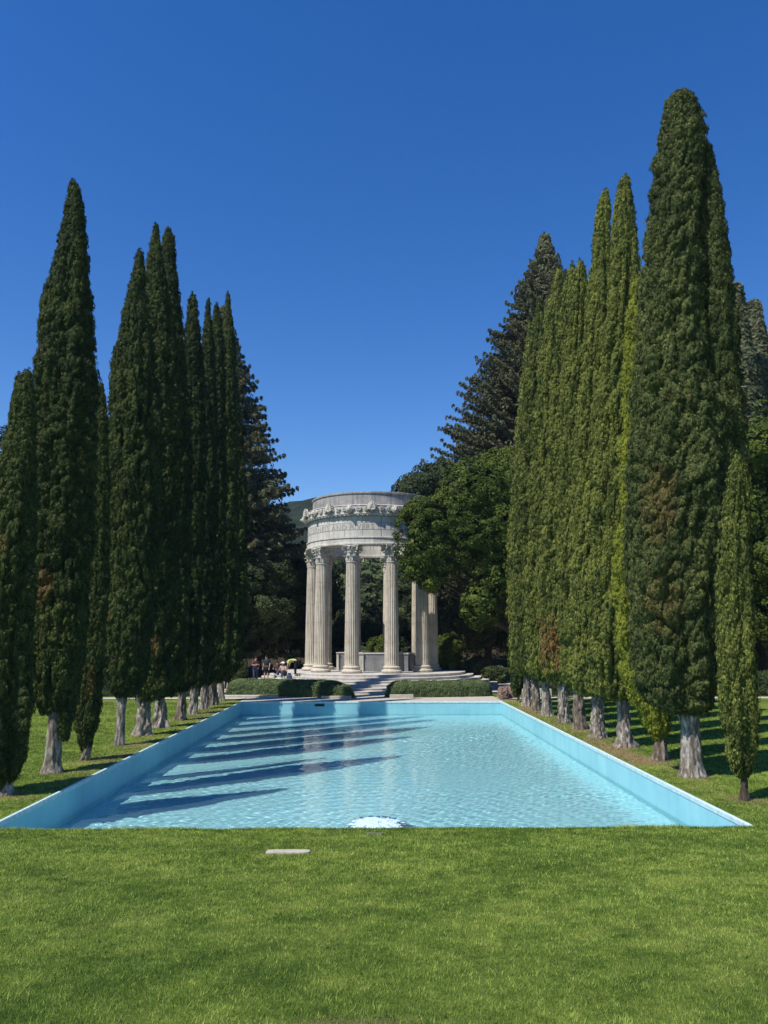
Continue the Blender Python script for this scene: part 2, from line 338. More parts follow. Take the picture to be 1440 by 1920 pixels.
# ================================================================== POOL
def pool_mat():
    m, t, o = new_mat('pool paint'); p = principled(t, o, 0.55, 0.3)
    tc = N(t, 'ShaderNodeTexCoord')
    n1 = N(t, 'ShaderNodeTexNoise', ins={'Scale': 0.8, 'Detail': 6, 'Roughness': 0.6}); L(t, tc.outputs['Object'], n1.inputs[0])
    cr = ramp(t, [(0.3, (0.25, 0.55, 0.63)), (0.55, (0.30, 0.62, 0.69)), (0.75, (0.35, 0.67, 0.73))]); L(t, n1.outputs[0], cr.inputs[0])
    mp = N(t, 'ShaderNodeMapping'); mp.inputs['Scale'].default_value = (1.2, 1.2, 0.12); L(t, tc.outputs['Object'], mp.inputs[0])
    n2 = N(t, 'ShaderNodeTexNoise', ins={'Scale': 2.5, 'Detail': 4}); L(t, mp.outputs[0], n2.inputs[0])
    c2 = ramp(t, [(0.42, (1, 1, 1)), (0.75, (0.90, 0.92, 0.93))]); L(t, n2.outputs[0], c2.inputs[0])
    mx = N(t, 'ShaderNodeMix', data_type='RGBA', blend_type='MULTIPLY'); mx.inputs[0].default_value = 1; L(t, cr.outputs[0], mx.inputs[6]); L(t, c2.outputs[0], mx.inputs[7])
    # scum line left by the water
    sx = N(t, 'ShaderNodeSeparateXYZ'); L(t, tc.outputs['Object'], sx.inputs[0])
    nw = N(t, 'ShaderNodeMath', operation='MULTIPLY_ADD'); nw.inputs[1].default_value = 0.06; L(t, n1.outputs[0], nw.inputs[0]); L(t, sx.outputs[2], nw.inputs[2])
    wl = ramp(t, [(0.0, (1, 1, 1)), (0.30, (0.80, 0.86, 0.84)), (0.42, (0.97, 0.98, 0.98)), (1.0, (1, 1, 1))]); mr = N(t, 'ShaderNodeMapRange', ins={'From Min': WATER_Z-.06, 'From Max': WATER_Z+.28}); L(t, nw.outputs[0], mr.inputs[0]); L(t, mr.outputs[0], wl.inputs[0])
    m5 = N(t, 'ShaderNodeMix', data_type='RGBA', blend_type='MULTIPLY'); m5.inputs[0].default_value = 1; L(t, mx.outputs[2], m5.inputs[6]); L(t, wl.outputs[0], m5.inputs[7])
    L(t, m5.outputs[2], p.inputs['Base Color']); return m
M['pool'] = pool_mat()
M['pool_floor'] = plain('pool floor paint', (0.46, 0.86, 0.90), 0.6)
M['coping'] = plain('pool edge paint', (0.52, 0.68, 0.70), 0.6)
pool = empty('reflecting_pool', (0, 28, 0)); tag(pool, 'long rectangular reflecting pool with light blue painted walls', 'pool')
def wall_mesh(nm, x0, x1, y0, y1):
    a = Acc(); box(a, x0, x1, y0-28, y1-28, -1.3, -0.006); return a.build(nm, M['pool'], pool, attrs=False)
wall_mesh('wall', -PX-0.07, -PX, PY0-.05, PY1+.06); wall_mesh('wall', PX, PX+0.07, PY0-.05, PY1+.06)
wall_mesh('wall', -PX, PX, PY0-0.05, PY0-0.003); wall_mesh('wall', -PX, PX, PY1+0.003, PY1+0.06)
a = Acc(); a.add([(-PX, PY0-28, FLOOR_Z), (PX, PY0-28, FLOOR_Z), (PX, PY1-28, FLOOR_Z), (-PX, PY1-28, FLOOR_Z)], [(0, 1, 2, 3)]); a.build('floor', M['pool_floor'], pool, attrs=False)
for (x0, x1, y0, y1) in ((-PX-CW, -PX+.012, PY0-.1, PY1+CW), (PX-.012, PX+CW, PY0-.1, PY1+CW), (-PX+.013, PX-.013, PY0-.05, PY0+.01), (-PX+.013, PX-.013, PY1-.012, PY1+CW)):
    a = Acc(); dz = -.03 if y1 < PY0+.1 else 0; box(a, x0, x1, y0-28, y1-28, -0.07, 0.028+dz, bevel=0.012); a.build('coping', M['coping'], pool, attrs=False)
# dark overflow slot in the far wall
a = Acc(); box(a, -2.95, -2.45, PY1-28-.04, PY1-28+.001, -.22, -.10, bevel=.01); a.build('overflow_slot', plain('dark slot', (.02, .025, .03)), pool, attrs=False)

def water_mat():
    m, t, o = new_mat('pool water')
    gl = N(t, 'ShaderNodeBsdfGlass', ins={'Roughness': 0.0, 'IOR': 1.33, 'Color': (0.93, 0.985, 1.0, 1)})
    # a little milky: some of the light is scattered by the water itself
    df = N(t, 'ShaderNodeBsdfTranslucent', ins={'Color': (0.62, 0.86, 0.90, 1)}); d2 = N(t, 'ShaderNodeBsdfDiffuse', ins={'Color': (0.50, 0.80, 0.86, 1)})
    m1 = N(t, 'ShaderNodeMixShader'); m1.inputs[0].default_value = 0.5; L(t, df.outputs[0], m1.inputs[1]); L(t, d2.outputs[0], m1.inputs[2])
    m2 = N(t, 'ShaderNodeMixShader'); m2.inputs[0].default_value = 0.08; L(t, gl.outputs[0], m2.inputs[1]); L(t, m1.outputs[0], m2.inputs[2])
    L(t, m2.outputs[0], o.inputs[0]); return m
M['water'] = water_mat()
# a real wavy surface: wind ripples and rings spreading from the jet; it bends the sunlight on to the floor
wr = np.random.default_rng(77)
gx = np.arange(-PX, PX+1e-6, PX*2/460); gy = PY0+(PY1-PY0)*np.linspace(0, 1, 860)**1.1
GX, GY = np.meshgrid(gx, gy); H = np.zeros_like(GX)
for lam, amp, cnt in ((1.4, .0020, 6), (.7, .0024, 12), (.36, .0032, 20), (.20, .0025, 24)):
    for _ in range(cnt):
        l_ = lam*wr.uniform(.75, 1.3); an = wr.normal(math.pi/2+.25, .75); kx, ky = 2*math.pi/l_*math.cos(an), 2*math.pi/l_*math.sin(an)
        H += amp/math.sqrt(cnt)*1.08*np.sin(kx*GX+ky*GY+wr.uniform(0, 6.28))*(l_ > .05)
env = .6+.4*Noise(5.0, seed=78)(np.stack([GX, GY, 0*GX], -1)); H *= np.clip(env, .25, 1.2)
rd = np.hypot(GX-.1, GY-17.2); H += .0075*np.sin(rd*2*math.pi/.42)*np.exp(-rd/3.2)*np.clip((rd-.5)/.4, 0, 1)
a = Acc(); a.add(np.stack([GX, GY, WATER_Z+H], -1).reshape(-1, 3), grid_faces(len(gx), len(gy)), smooth=True)
water = a.build('water', M['water'], attrs=False); tag(water, 'clear rippling water filling the blue pool', 'water', kind='structure')
water.cycles.is_caustics_caster = True
for o_ in pool.children: o_.cycles.is_caustics_receiver = True
sd.cycles.is_caustics_light = True
S.cycles.caustics_refractive = True

# bubbling jet of white water
fa = Acc(); nf = Noise(0.22, seed=21); nf2 = Noise(0.07, seed=22); q = 90
gx, gy = np.meshgrid(np.linspace(-1, 1, q), np.linspace(-1, 1, q)); rr = np.sqrt(gx**2+gy**2)
P = np.stack([gx*0.78, gy*0.95, 0*gx], -1)
hz = 0.035*np.exp(-(rr/0.6)**2)+0.03*np.clip(1-rr, 0, 1)*nf(P)+0.016*nf2(P)*np.clip(1.1-rr, 0, 1)-0.03*rr**2
P[..., 2] = hz
fq = grid_faces(q, q); fq = fq[(P.reshape(-1, 3)[fq][:, :, 2].mean(1) > -0.012)]
fa.add(P, fq, smooth=True)
for i in range(90):
    r_ = abs(rng.normal(0, .38)); th = rng.uniform(0, 6.28); ball(fa, (r_*math.cos(th), r_*math.sin(th), rng.uniform(.01, .07)*max(.15, 1-r_)), rng.uniform(.006, .018), nu=5, nv=4, smooth=True)
fm, t, o = new_mat('white water'); p = principled(t, o, 0.35, 0.5); p.inputs['Base Color'].default_value = (.55, .72, .78, 1)
foam = fa.build('water_jet', fm, attrs=False, loc=(0.1, 17.45, WATER_Z+0.005)); tag(foam, 'low mound of white bubbling water near the pool edge closest to the camera', 'water jet')

# slabs set in the lawn
def slab(nm, x, y, w_, d_, h_, label, cat, mat, rz=0):
    z = float(lawn_z(np.array(x), np.array(y)))
    a = Acc(); n = 28; pts = []
    for i in range(n):   # rounded-end outline
        th = 2*math.pi*i/n; c, s_ = math.cos(th), math.sin(th); e = 5
        pts.append((w_/2*math.copysign(abs(c)**(2/e), c), d_/2*math.copysign(abs(s_)**(2/e), s_)))
    lev = [(1, 0), (1, h_*.75), (.975, h_)]
    v = np.array([[(px*k, py*k, z_) for px, py in pts] for k, z_ in lev]); a.add(v.reshape(-1, 3), grid_faces(n, 3, wrap=True)); a.add(v[-1], [list(range(n))])
    o_ = a.build(nm, mat, attrs=False, loc=(x, y, z)); o_.rotation_euler = (-math.atan(1.75/14.3), 0, rz); tag(o_, label, cat); return o_
slab('stone_slab', -1.17, 11.5, .62, .26, .028, 'long pale stone slab lying in the lawn short of the pool edge', 'slab', M['slab'])
slab('drain_cover', .06, 13.55,   .29, .12, .022, 'small grey cover in the lawn at the pool edge before the white water', 'cover', M['attic'])
slab('stone_slab', -.15, 4.61, .60, .18, .03, 'pale slab at the bottom edge of the photo with worn grass around it', 'slab', M['slab'])
# ================================================================== FOLIAGE BUILDERS
def leaves(acc, C, Nn, rt, rz, ro, per, size, up=0.7, jit=0.3, flat=0.55, flame=0.0, asp=0.45, tint=None, dry=None, tj=0.16):
    """leaf sprays spread over small puffs: centres C, outward directions Nn, tangential/vertical/outward radii"""
    n = len(C)
    if n == 0: return
    idx = np.repeat(np.arange(n), per); m = len(idx)
    d = norm(rng.normal(size=(m, 3))); Nr = Nn[idx]
    dot = (d*Nr).sum(-1, keepdims=True); d = np.where(dot < -0.1, d-2*dot*Nr, d)
    dot = (d*Nr).sum(-1, keepdims=True); tang = d-dot*Nr
    rt = np.broadcast_to(rt, (n,))[idx][:, None]; rz_ = np.broadcast_to(rz, (n,))[idx][:, None]; ro_ = np.broadcast_to(ro, (n,))[idx][:, None]
    off = tang*rt; off[:, 2:3] = tang[:, 2:3]*rz_
    if flame:
        off[:, :2] *= (0.85-0.5*tang[:, 2:3]); off = off+Nr*(tang[:, 2:3]*rz_*flame)
    P = C[idx]+off*rng.uniform(0.75, 1.05, (m, 1))+Nr*dot*ro_
    nn = norm(d*0.55+Nr*flat+rng.normal(size=(m, 3))*jit)
    ax = np.array([0, 0, 1.0])*up+d*0.35+rng.normal(size=(m, 3))*0.35
    ax = norm(ax-(ax*nn).sum(-1, keepdims=True)*nn)
    wd = np.cross(nn, ax)
    s = np.broadcast_to(size, (n,))[idx][:, None]*rng.uniform(0.6, 1.35, (m, 1))
    a = ax*s*0.5; b = wd*s*0.5*asp
    v = np.stack([P-a, P+b-a*0.1, P+a, P-b-a*0.1], 1)
    t_ = (0.5 if tint is None else tint[idx])+rng.normal(0, tj, m)
    d_ = 0.0 if dry is None else np.clip(dry[idx]+rng.normal(0, 0.12, m)*(dry[idx] > 0.05), 0, 1)
    acc.add(v.reshape(-1, 3), np.arange(4*m).reshape(-1, 4), tint=np.clip(t_, 0, 1), dry=d_)

def cypress_crown(parent, X0, Y0, spires, mat, seed, puffv=1.6, ridges=0.0, drysp=None, dens=1.0, bright=None):
    r_ = np.random.default_rng(seed); ac = Acc(); toff = r_.uniform(-.2, .2)
    size = max(0.050, 0.0023*Y0)
    nzA = Noise(1.3, seed=seed); nzB = Noise(0.5, seed=seed+1); nzC = Noise(.40+.005*Y0, seed=seed+2, n=24); nzD = Noise(.13+.003*Y0, seed=seed+4, n=24)
    for si, pr in enumerate(spires):
        pr = np.array(pr); z, cx, rx = pr[:, 0], pr[:, 1], pr[:, 2]
        # core body
        zz = np.linspace(z[0], z[-1], int((z[-1]-z[0])/(.0018*Y0+.01))); C = np.interp(zz, z, cx); Rr = np.maximum(np.interp(zz, z, rx)-0.5*size, 0.03)
        th = np.linspace(0, 2*math.pi, 120, endpoint=False)
        def surf(zv, tv_, extra=0.0):
            c = np.interp(zv, z, cx); r = np.interp(zv, z, rx); r = np.maximum(r*.97-.45*size, r*.72)
            p = np.stack([np.cos(tv_)*2, np.sin(tv_)*2, zv*0.45+si*7], -1)
            f = 1+0.09*nzA(p)+0.05*nzB(p)
            f = f*(1-ridges*(0.5+0.5*np.sin(tv_*7+2.5*nzA(p*0.5)))**3)
            vs = .55 if ridges < .15 else .30
            pp = np.stack([r*np.cos(tv_), r*np.sin(tv_), zv*vs+si*3], -1)
            tuft = np.abs(nzC(pp))**.6+.55*np.abs(nzD(pp))**.7
            q = r*f+extra+np.clip(r/.6, .25, 1.25)*(.15 if ridges < .15 else .19)*(np.clip(tuft, 0, 1.5)-.75)
            return np.stack([c+q*np.cos(tv_), .78*q*np.sin(tv_), zv], -1)
        Z2, T2 = np.meshgrid(zz, th, indexing='ij')
        V = surf(Z2, T2, 0)-np.stack([np.cos(T2), .78*np.sin(T2), 0*T2], -1)*np.minimum(.035, .1*np.interp(Z2, z, rx))[..., None]; V[..., :2] = V[..., :2]
        ac.add(V.reshape(-1, 3), grid_faces(120, len(zz), wrap=True), tint=rng.uniform(.3, .6, (len(zz)-1)*120), dry=0, smooth=False)
        ac.add(V[-1], [list(range(120))], tint=0.4); ac.add(V[0][::-1], [list(range(120))], tint=0.4)
        # puffs
        H = z[-1]-z[0]; zf = np.linspace(z[0], z[-1], 400); rf = np.interp(zf, z, rx)+0.04; cdf = np.cumsum(rf); cdf /= cdf[-1]
        area = 2*math.pi*rf.mean()*H
        pt = .8*size; pz = pt*1.3
        n = int(area/(size*size*.19*8)*1.5*dens)
        ii = np.arange(n); zv = np.interp((ii*0.7548776662+r_.uniform()+r_.normal(0, .002, n)) % 1, cdf, zf); tv_ = 2*math.pi*((ii*0.5698402910+r_.normal(0, .012, n)) % 1)
        Pc0 = surf(zv, tv_, 0.0); Pc = surf(zv, tv_, r_.normal(0, .30, n)*size); rr = np.interp(zv, z, rx)
        e1 = surf(zv, tv_+.025/np.maximum(rr, .05), 0.0)-Pc0; e2 = surf(zv+.03, tv_, 0.0)-Pc0
        slope = np.interp(zv+0.2, z, rx)-np.interp(zv-0.2, z, rx)
        Nn = norm(np.stack([np.cos(tv_), np.sin(tv_), np.clip(-slope/0.4, -0.8, 0.8)], -1))
        N2 = norm(np.cross(e1, e2)); N2 = np.where((N2*Nn).sum(-1, keepdims=True) < 0, -N2, N2); Nn = norm(N2+.35*Nn)
        k = r_.uniform(0.7, 1.3, n)
        tint = np.clip(0.5+toff+0.12*nzA(Pc*[1, 1, .5])+0.10*nzC(Pc*[1, 1, .6])+r_.normal(0, 0.20, n), 0, 1)
        dry = np.zeros(n)
        if drysp:
            for (dz, dth, sz, sth, amt) in drysp:
                dd = ((zv-dz)/sz)**2+(((tv_-dth+math.pi) % (2*math.pi)-math.pi)/sth)**2
                dry = np.maximum(dry, amt*np.clip(1.4-dd-0.45*nzB(Pc), 0, 1))
        dry = np.maximum(dry, 0.6*(r_.uniform(size=n) < 0.003))
        leaves(ac, Pc, Nn, pt*k, pz*k, pt*k*.5, 8, size*(0.85+0.3*k), up=1.3 if ridges < .15 else 1.9, asp=.40, tint=tint, dry=dry, jit=.28, flat=.9)
        # a few loose tips breaking the outline
        m = int(n*0.035); zi = r_.choice(n, m)
        tipC = Pc[zi]+Nn[zi]*size*0.45; leaves(ac, tipC, Nn[zi], size*.5, size*1.2, size*.5, 7, size*1.2, up=1.6, tint=tint[zi], dry=dry[zi])
        for i in range(3):   # feathery top
            tp = np.array([[cx[-1]+r_.normal(0, .4)*rx[-1], r_.normal(0, .4)*rx[-1], z[-1]+size*(i*0.7)]])
            leaves(ac, tp, np.array([[0, 0, 1.]]), size*.7, size*1.4, size*.8, 16, size, up=1.8, tint=np.array([.5]))
    return ac.build('crown', mat, parent)

def gnarly_trunk(parent, hz, r0, r1, seed, mat, lean=(0, 0), gn=1.0, stems=4, spread=0.35, fan=0.9, seg=40, flare=1.32):
    r_ = np.random.default_rng(seed); ac = Acc(); nv = 46
    z = np.linspace(-0.06, hz, nv); th = np.linspace(0, 2*math.pi, seg, endpoint=False)
    nA = Noise(0.8, seed=seed+5); nB = Noise(0.25, seed=seed+6); ph = r_.uniform(0, 6.28); k = r_.integers(4, 7)
    Z, T = np.meshgrid(z, th, indexing='ij'); f = np.clip(Z/hz, 0, 1)
    r = (r0+(r1-r0)*f**0.7)*(1+(flare-1)*np.exp(-np.clip(Z, 0, 9)/0.16))
    tw = T+0.5*np.sin(Z*2+ph)*gn
    rid = 0.07*np.sin(k*tw+ph)+0.05*np.sin((2*k+1)*tw+1.7*ph)
    P = np.stack([np.cos(T), np.sin(T), Z*1.2], -1)
    r = r*(1+gn*(rid*(1.6-f)+0.12*nA(P)+0.08*nB(P)))
    V = np.stack([r*np.cos(T)+lean[0]*f, r*np.sin(T)+lean[1]*f, Z], -1)
    ac.add(V.reshape(-1, 3), grid_faces(seg, nv, wrap=True), smooth=True); ac.add(V[-1], [list(range(seg))])
    for i in range(stems):
        a = 2*math.pi*i/max(stems, 1)+r_.uniform(-.4, .4); s = r_.uniform(.6, 1.0)
        p0 = np.array([lean[0]*.7+r1*.45*math.cos(a), lean[1]*.7+r1*.45*math.sin(a), hz*0.55]); p2 = p0+np.array([spread*s*math.cos(a), spread*s*math.sin(a), fan])
        p1 = (p0+p2)/2+np.array([-.02*math.cos(a), -.02*math.sin(a), .06])
        tt = np.linspace(0, 1, 9)[:, None]; pts = (1-tt)**2*p0+2*tt*(1-tt)*p1+tt**2*p2
        tube(ac, pts, np.linspace(r1*.55, r1*.2, 9), seg=9, smooth=True)
    for i in range(int(4*gn)):   # knots and burls
        a = r_.uniform(0, 6.28); zz = r_.uniform(.15, hz*.85); rr = r0*0.93*(1-.25*zz/hz)
        ball(ac, (lean[0]*zz/hz+rr*math.cos(a), lean[1]*zz/hz+rr*math.sin(a), zz), (r0*.22, r0*.22, r0*.34), smooth=True)
    return ac.build('trunk', mat, parent, attrs=False)

TREES={
 'L1':(-7.89,17.42,[[(0.13,-0.07,0.17),(0.55,-0.16,0.49),(1.0,-0.23,0.63),(1.67,-0.32,0.74),(3.05,-0.47,0.8),(4.46,-0.5,0.79),(5.67,-0.48,0.72),(6.9,-0.33,0.49),(7.53,-0.26,0.38),(8.42,-0.25,0.29),(8.93,-0.26,0.22),(9.26,-0.26,0.17),(9.45,-0.27,0.07)],[(7.65,-0.39,0.18),(8.67,-0.39,0.12),(9.19,-0.39,0.09),(9.39,-0.4,0.03)],[(8.16,-0.09,0.16),(9.06,-0.15,0.11),(9.49,-0.18,0.04)]]),
 'L2':(-8.0,20.19,[[(1.43,-0.08,0.26),(1.67,-0.11,0.4),(2.06,-0.09,0.53),(2.6,-0.06,0.6),(3.95,-0.08,0.66),(6.04,-0.13,0.72),(8.93,-0.24,0.83),(10.43,-0.34,0.83),(11.19,-0.35,0.7),(11.96,-0.39,0.69),(13.05,-0.4,0.52),(13.85,-0.41,0.44),(14.81,-0.42,0.32),(15.46,-0.42,0.23),(15.87,-0.47,0.17),(16.12,-0.53,0.08)],[(0.8,0.22,0.13),(1.14,0.21,0.2),(1.8,0.25,0.28),(3.27,0.32,0.31),(6.04,0.27,0.3),(7.47,0.23,0.28)],[(10.12,-0.83,0.32),(11.34,-0.82,0.3),(12.42,-0.92,0.25),(13.05,-0.94,0.15),(13.18,-0.95,0.07)]]),
 'L3':(-7.88,22.13,[[(0.18,-0.01,0.09),(0.5,-0.02,0.21),(1.07,-0.01,0.35),(1.79,-0.01,0.35),(2.96,0.01,0.34),(4.76,0.1,0.3),(7.87,-0.01,0.23),(9.47,-0.11,0.2),(10.29,-0.16,0.13),(10.82,-0.2,0.04)]]),
 'L4':(-7.9,25.09,[[(1.48,0.11,0.29),(1.75,0.08,0.5),(2.24,0.05,0.64),(3.25,0.1,0.71),(4.95,0.12,0.75),(6.69,0.12,0.83),(8.47,0.02,0.89),(10.66,-0.11,0.85),(12.54,-0.2,0.7),(14.07,-0.24,0.45),(15.23,-0.24,0.27),(16.02,-0.2,0.19),(16.61,-0.21,0.07)]]),
 'L5':(-7.9,27.62,[[(1.19,0.14,0.39),(1.59,0.19,0.65),(3.24,0.23,0.73),(7.03,0.13,0.79),(11.0,-0.01,0.86),(13.05,-0.1,0.79),(15.15,-0.2,0.6),(16.43,-0.32,0.44),(17.3,-0.4,0.34),(18.39,-0.45,0.18),(19.01,-0.45,0.07)]]),
 'L6':(-7.95,30.01,[[(1.16,0.08,0.35),(1.63,0.13,0.54),(3.23,0.18,0.67),(7.35,0.08,0.77),(10.57,-0.07,0.77),(13.89,-0.27,0.69),(16.18,-0.39,0.54),(17.57,-0.48,0.42),(18.75,-0.54,0.32),(19.7,-0.57,0.27),(20.18,-0.61,0.12)]]),
 'L7':(-7.8,32.45,[[(1.19,0.01,0.24),(1.7,0.08,0.5),(4.32,0.08,0.62),(7.68,0.09,0.6),(12.34,0.03,0.55),(15.98,-0.11,0.4),(17.23,-0.19,0.26),(18.1,-0.21,0.2),(18.41,-0.22,0.11)]]),
 'L8':(-7.87,35.0,[[(1.16,0.08,0.26),(1.69,0.13,0.52),(5.59,0.12,0.62),(10.51,0.11,0.61),(14.35,0.09,0.45),(16.98,0.03,0.32),(18.05,0.0,0.2),(19.3,-0.02,0.05)]]),
 'L9':(-7.91,37.4,[[(1.11,0.01,0.25),(1.65,0.09,0.56),(5.74,0.07,0.69),(11.0,0.04,0.66),(15.1,0.02,0.53),(17.92,-0.02,0.38),(19.35,-0.06,0.26),(20.16,-0.11,0.1)]]),
 'L10':(-7.94,39.6,[[(1.08,0.13,0.24),(1.73,0.19,0.59),(5.88,0.24,0.73),(11.45,0.24,0.67),(15.8,0.21,0.51),(18.78,0.16,0.36),(20.3,0.12,0.23),(21.21,0.08,0.13),(21.77,0.05,0.06)]]),
 'L11':(-7.96,41.9,[[(1.06,0.17,0.23),(1.78,0.35,0.65),(5.46,0.42,0.79),(8.95,0.38,0.76),(13.44,0.24,0.59),(17.46,-0.01,0.36),(20.0,-0.12,0.21),(21.28,-0.16,0.09)]]),
 'R1':(7.76,16.63,[[(0.47,-0.01,0.11),(0.64,-0.02,0.2),(1.07,-0.01,0.29),(2.16,0.03,0.36),(3.28,0.05,0.4),(4.43,0.16,0.36),(5.59,0.25,0.34),(6.79,0.37,0.22),(7.15,0.39,0.13),(7.36,0.41,0.05)]]),
 'R2':(7.82,19.42,[[(1.48,-0.04,0.43),(1.71,-0.13,0.73),(2.23,-0.19,0.97),(3.27,-0.09,1.12),(4.6,-0.07,1.24),(5.97,0.08,1.37),(7.36,0.25,1.44),(8.79,0.27,1.25),(10.25,0.24,1.02),(11.74,0.25,0.86),(12.96,0.28,0.79),(14.21,0.4,0.73),(15.16,0.54,0.68),(16.12,0.67,0.67),(17.1,0.81,0.63),(17.76,0.85,0.54),(18.26,0.87,0.43),(18.52,0.89,0.24)],[(7.36,1.15,0.64),(9.08,1.27,0.65),(10.55,1.36,0.56),(11.75,1.44,0.48),(12.97,1.49,0.42),(14.22,1.52,0.38),(15.48,1.5,0.29),(16.29,1.5,0.21),(16.91,1.53,0.11)]]),
 'R3':(7.96,21.88,[[(0.53,-0.0,0.18),(0.85,-0.02,0.33),(1.79,-0.17,0.57),(2.67,-0.27,0.69),(3.56,-0.35,0.73),(4.76,-0.37,0.67),(6.3,-0.29,0.56),(7.87,-0.16,0.49),(9.47,-0.07,0.49),(11.11,-0.01,0.44),(12.8,0.1,0.38),(13.83,0.17,0.25),(14.26,0.21,0.11)]]),
 'R4':(7.83,24.49,[[(1.41,-0.18,0.36),(1.61,-0.27,0.65),(2.1,-0.24,0.76),(3.25,-0.16,0.8),(4.93,-0.02,0.86),(6.65,0.1,0.86),(8.4,0.23,0.86),(10.2,0.38,0.81),(12.04,0.53,0.73),(13.92,0.65,0.6),(15.46,0.76,0.51),(17.03,0.83,0.41),(18.22,0.87,0.32),(18.93,0.94,0.21),(19.21,0.99,0.09)]]),
 'R5':(7.63,26.7,[[(1.38,-0.12,0.35),(1.63,-0.12,0.58),(2.34,-0.11,0.71),(4.15,-0.01,0.78),(6.94,0.22,0.75),(8.86,0.37,0.73),(10.81,0.5,0.7),(12.82,0.65,0.64),(14.87,0.77,0.51),(16.97,0.9,0.38),(18.68,1.01,0.31),(19.56,1.12,0.22),(20.06,1.2,0.09)]]),
 'R6':(7.66,29.1,[[(1.44,-0.02,0.3),(1.77,-0.0,0.54),(3.23,0.05,0.66),(7.26,0.22,0.72),(10.41,0.37,0.71),(13.66,0.52,0.62),(15.9,0.63,0.47),(17.26,0.71,0.37),(18.07,0.76,0.22),(18.42,0.78,0.09)]]),
 'R7':(7.66,31.4,[[(1.54,-0.0,0.41),(1.91,-0.06,0.69),(3.22,-0.05,0.78),(5.37,0.01,0.81),(7.57,0.13,0.77),(9.82,0.3,0.69),(12.12,0.46,0.63),(14.48,0.62,0.53),(16.89,0.8,0.39),(18.36,0.94,0.27),(19.23,1.05,0.14),(19.5,1.08,0.06)]]),
 'R8':(7.55,33.9,[[(1.53,-0.16,0.39),(1.89,-0.13,0.7),(3.21,-0.08,0.79),(5.53,0.02,0.83),(7.91,0.19,0.79),(11.57,0.44,0.73),(15.36,0.72,0.59),(17.96,0.93,0.43),(19.28,1.08,0.28),(20.09,1.19,0.15),(20.57,1.23,0.05)]]),
 'R9':(7.63,36.35,[[(1.54,-0.1,0.37),(1.98,-0.11,0.75),(4.44,-0.06,0.88),(8.23,0.14,0.92),(12.16,0.36,0.83),(14.85,0.52,0.72),(16.77,0.62,0.58),(18.45,0.71,0.39),(19.43,0.76,0.21),(20.06,0.76,0.07)]]),
 'R10':(7.6,38.6,[[(1.53,-0.07,0.4),(2.02,-0.06,0.71),(4.51,-0.0,0.79),(7.18,0.12,0.81),(9.91,0.28,0.74),(12.7,0.45,0.66),(15.56,0.6,0.55),(17.6,0.68,0.37),(19.08,0.74,0.18),(19.8,0.77,0.06)]]),
 'R11':(7.64,41.0,[[(0.33,-0.08,0.18),(0.85,-0.08,0.34),(2.63,-0.01,0.42),(4.58,0.08,0.4),(6.56,0.16,0.31),(7.99,0.2,0.14)]]),
}

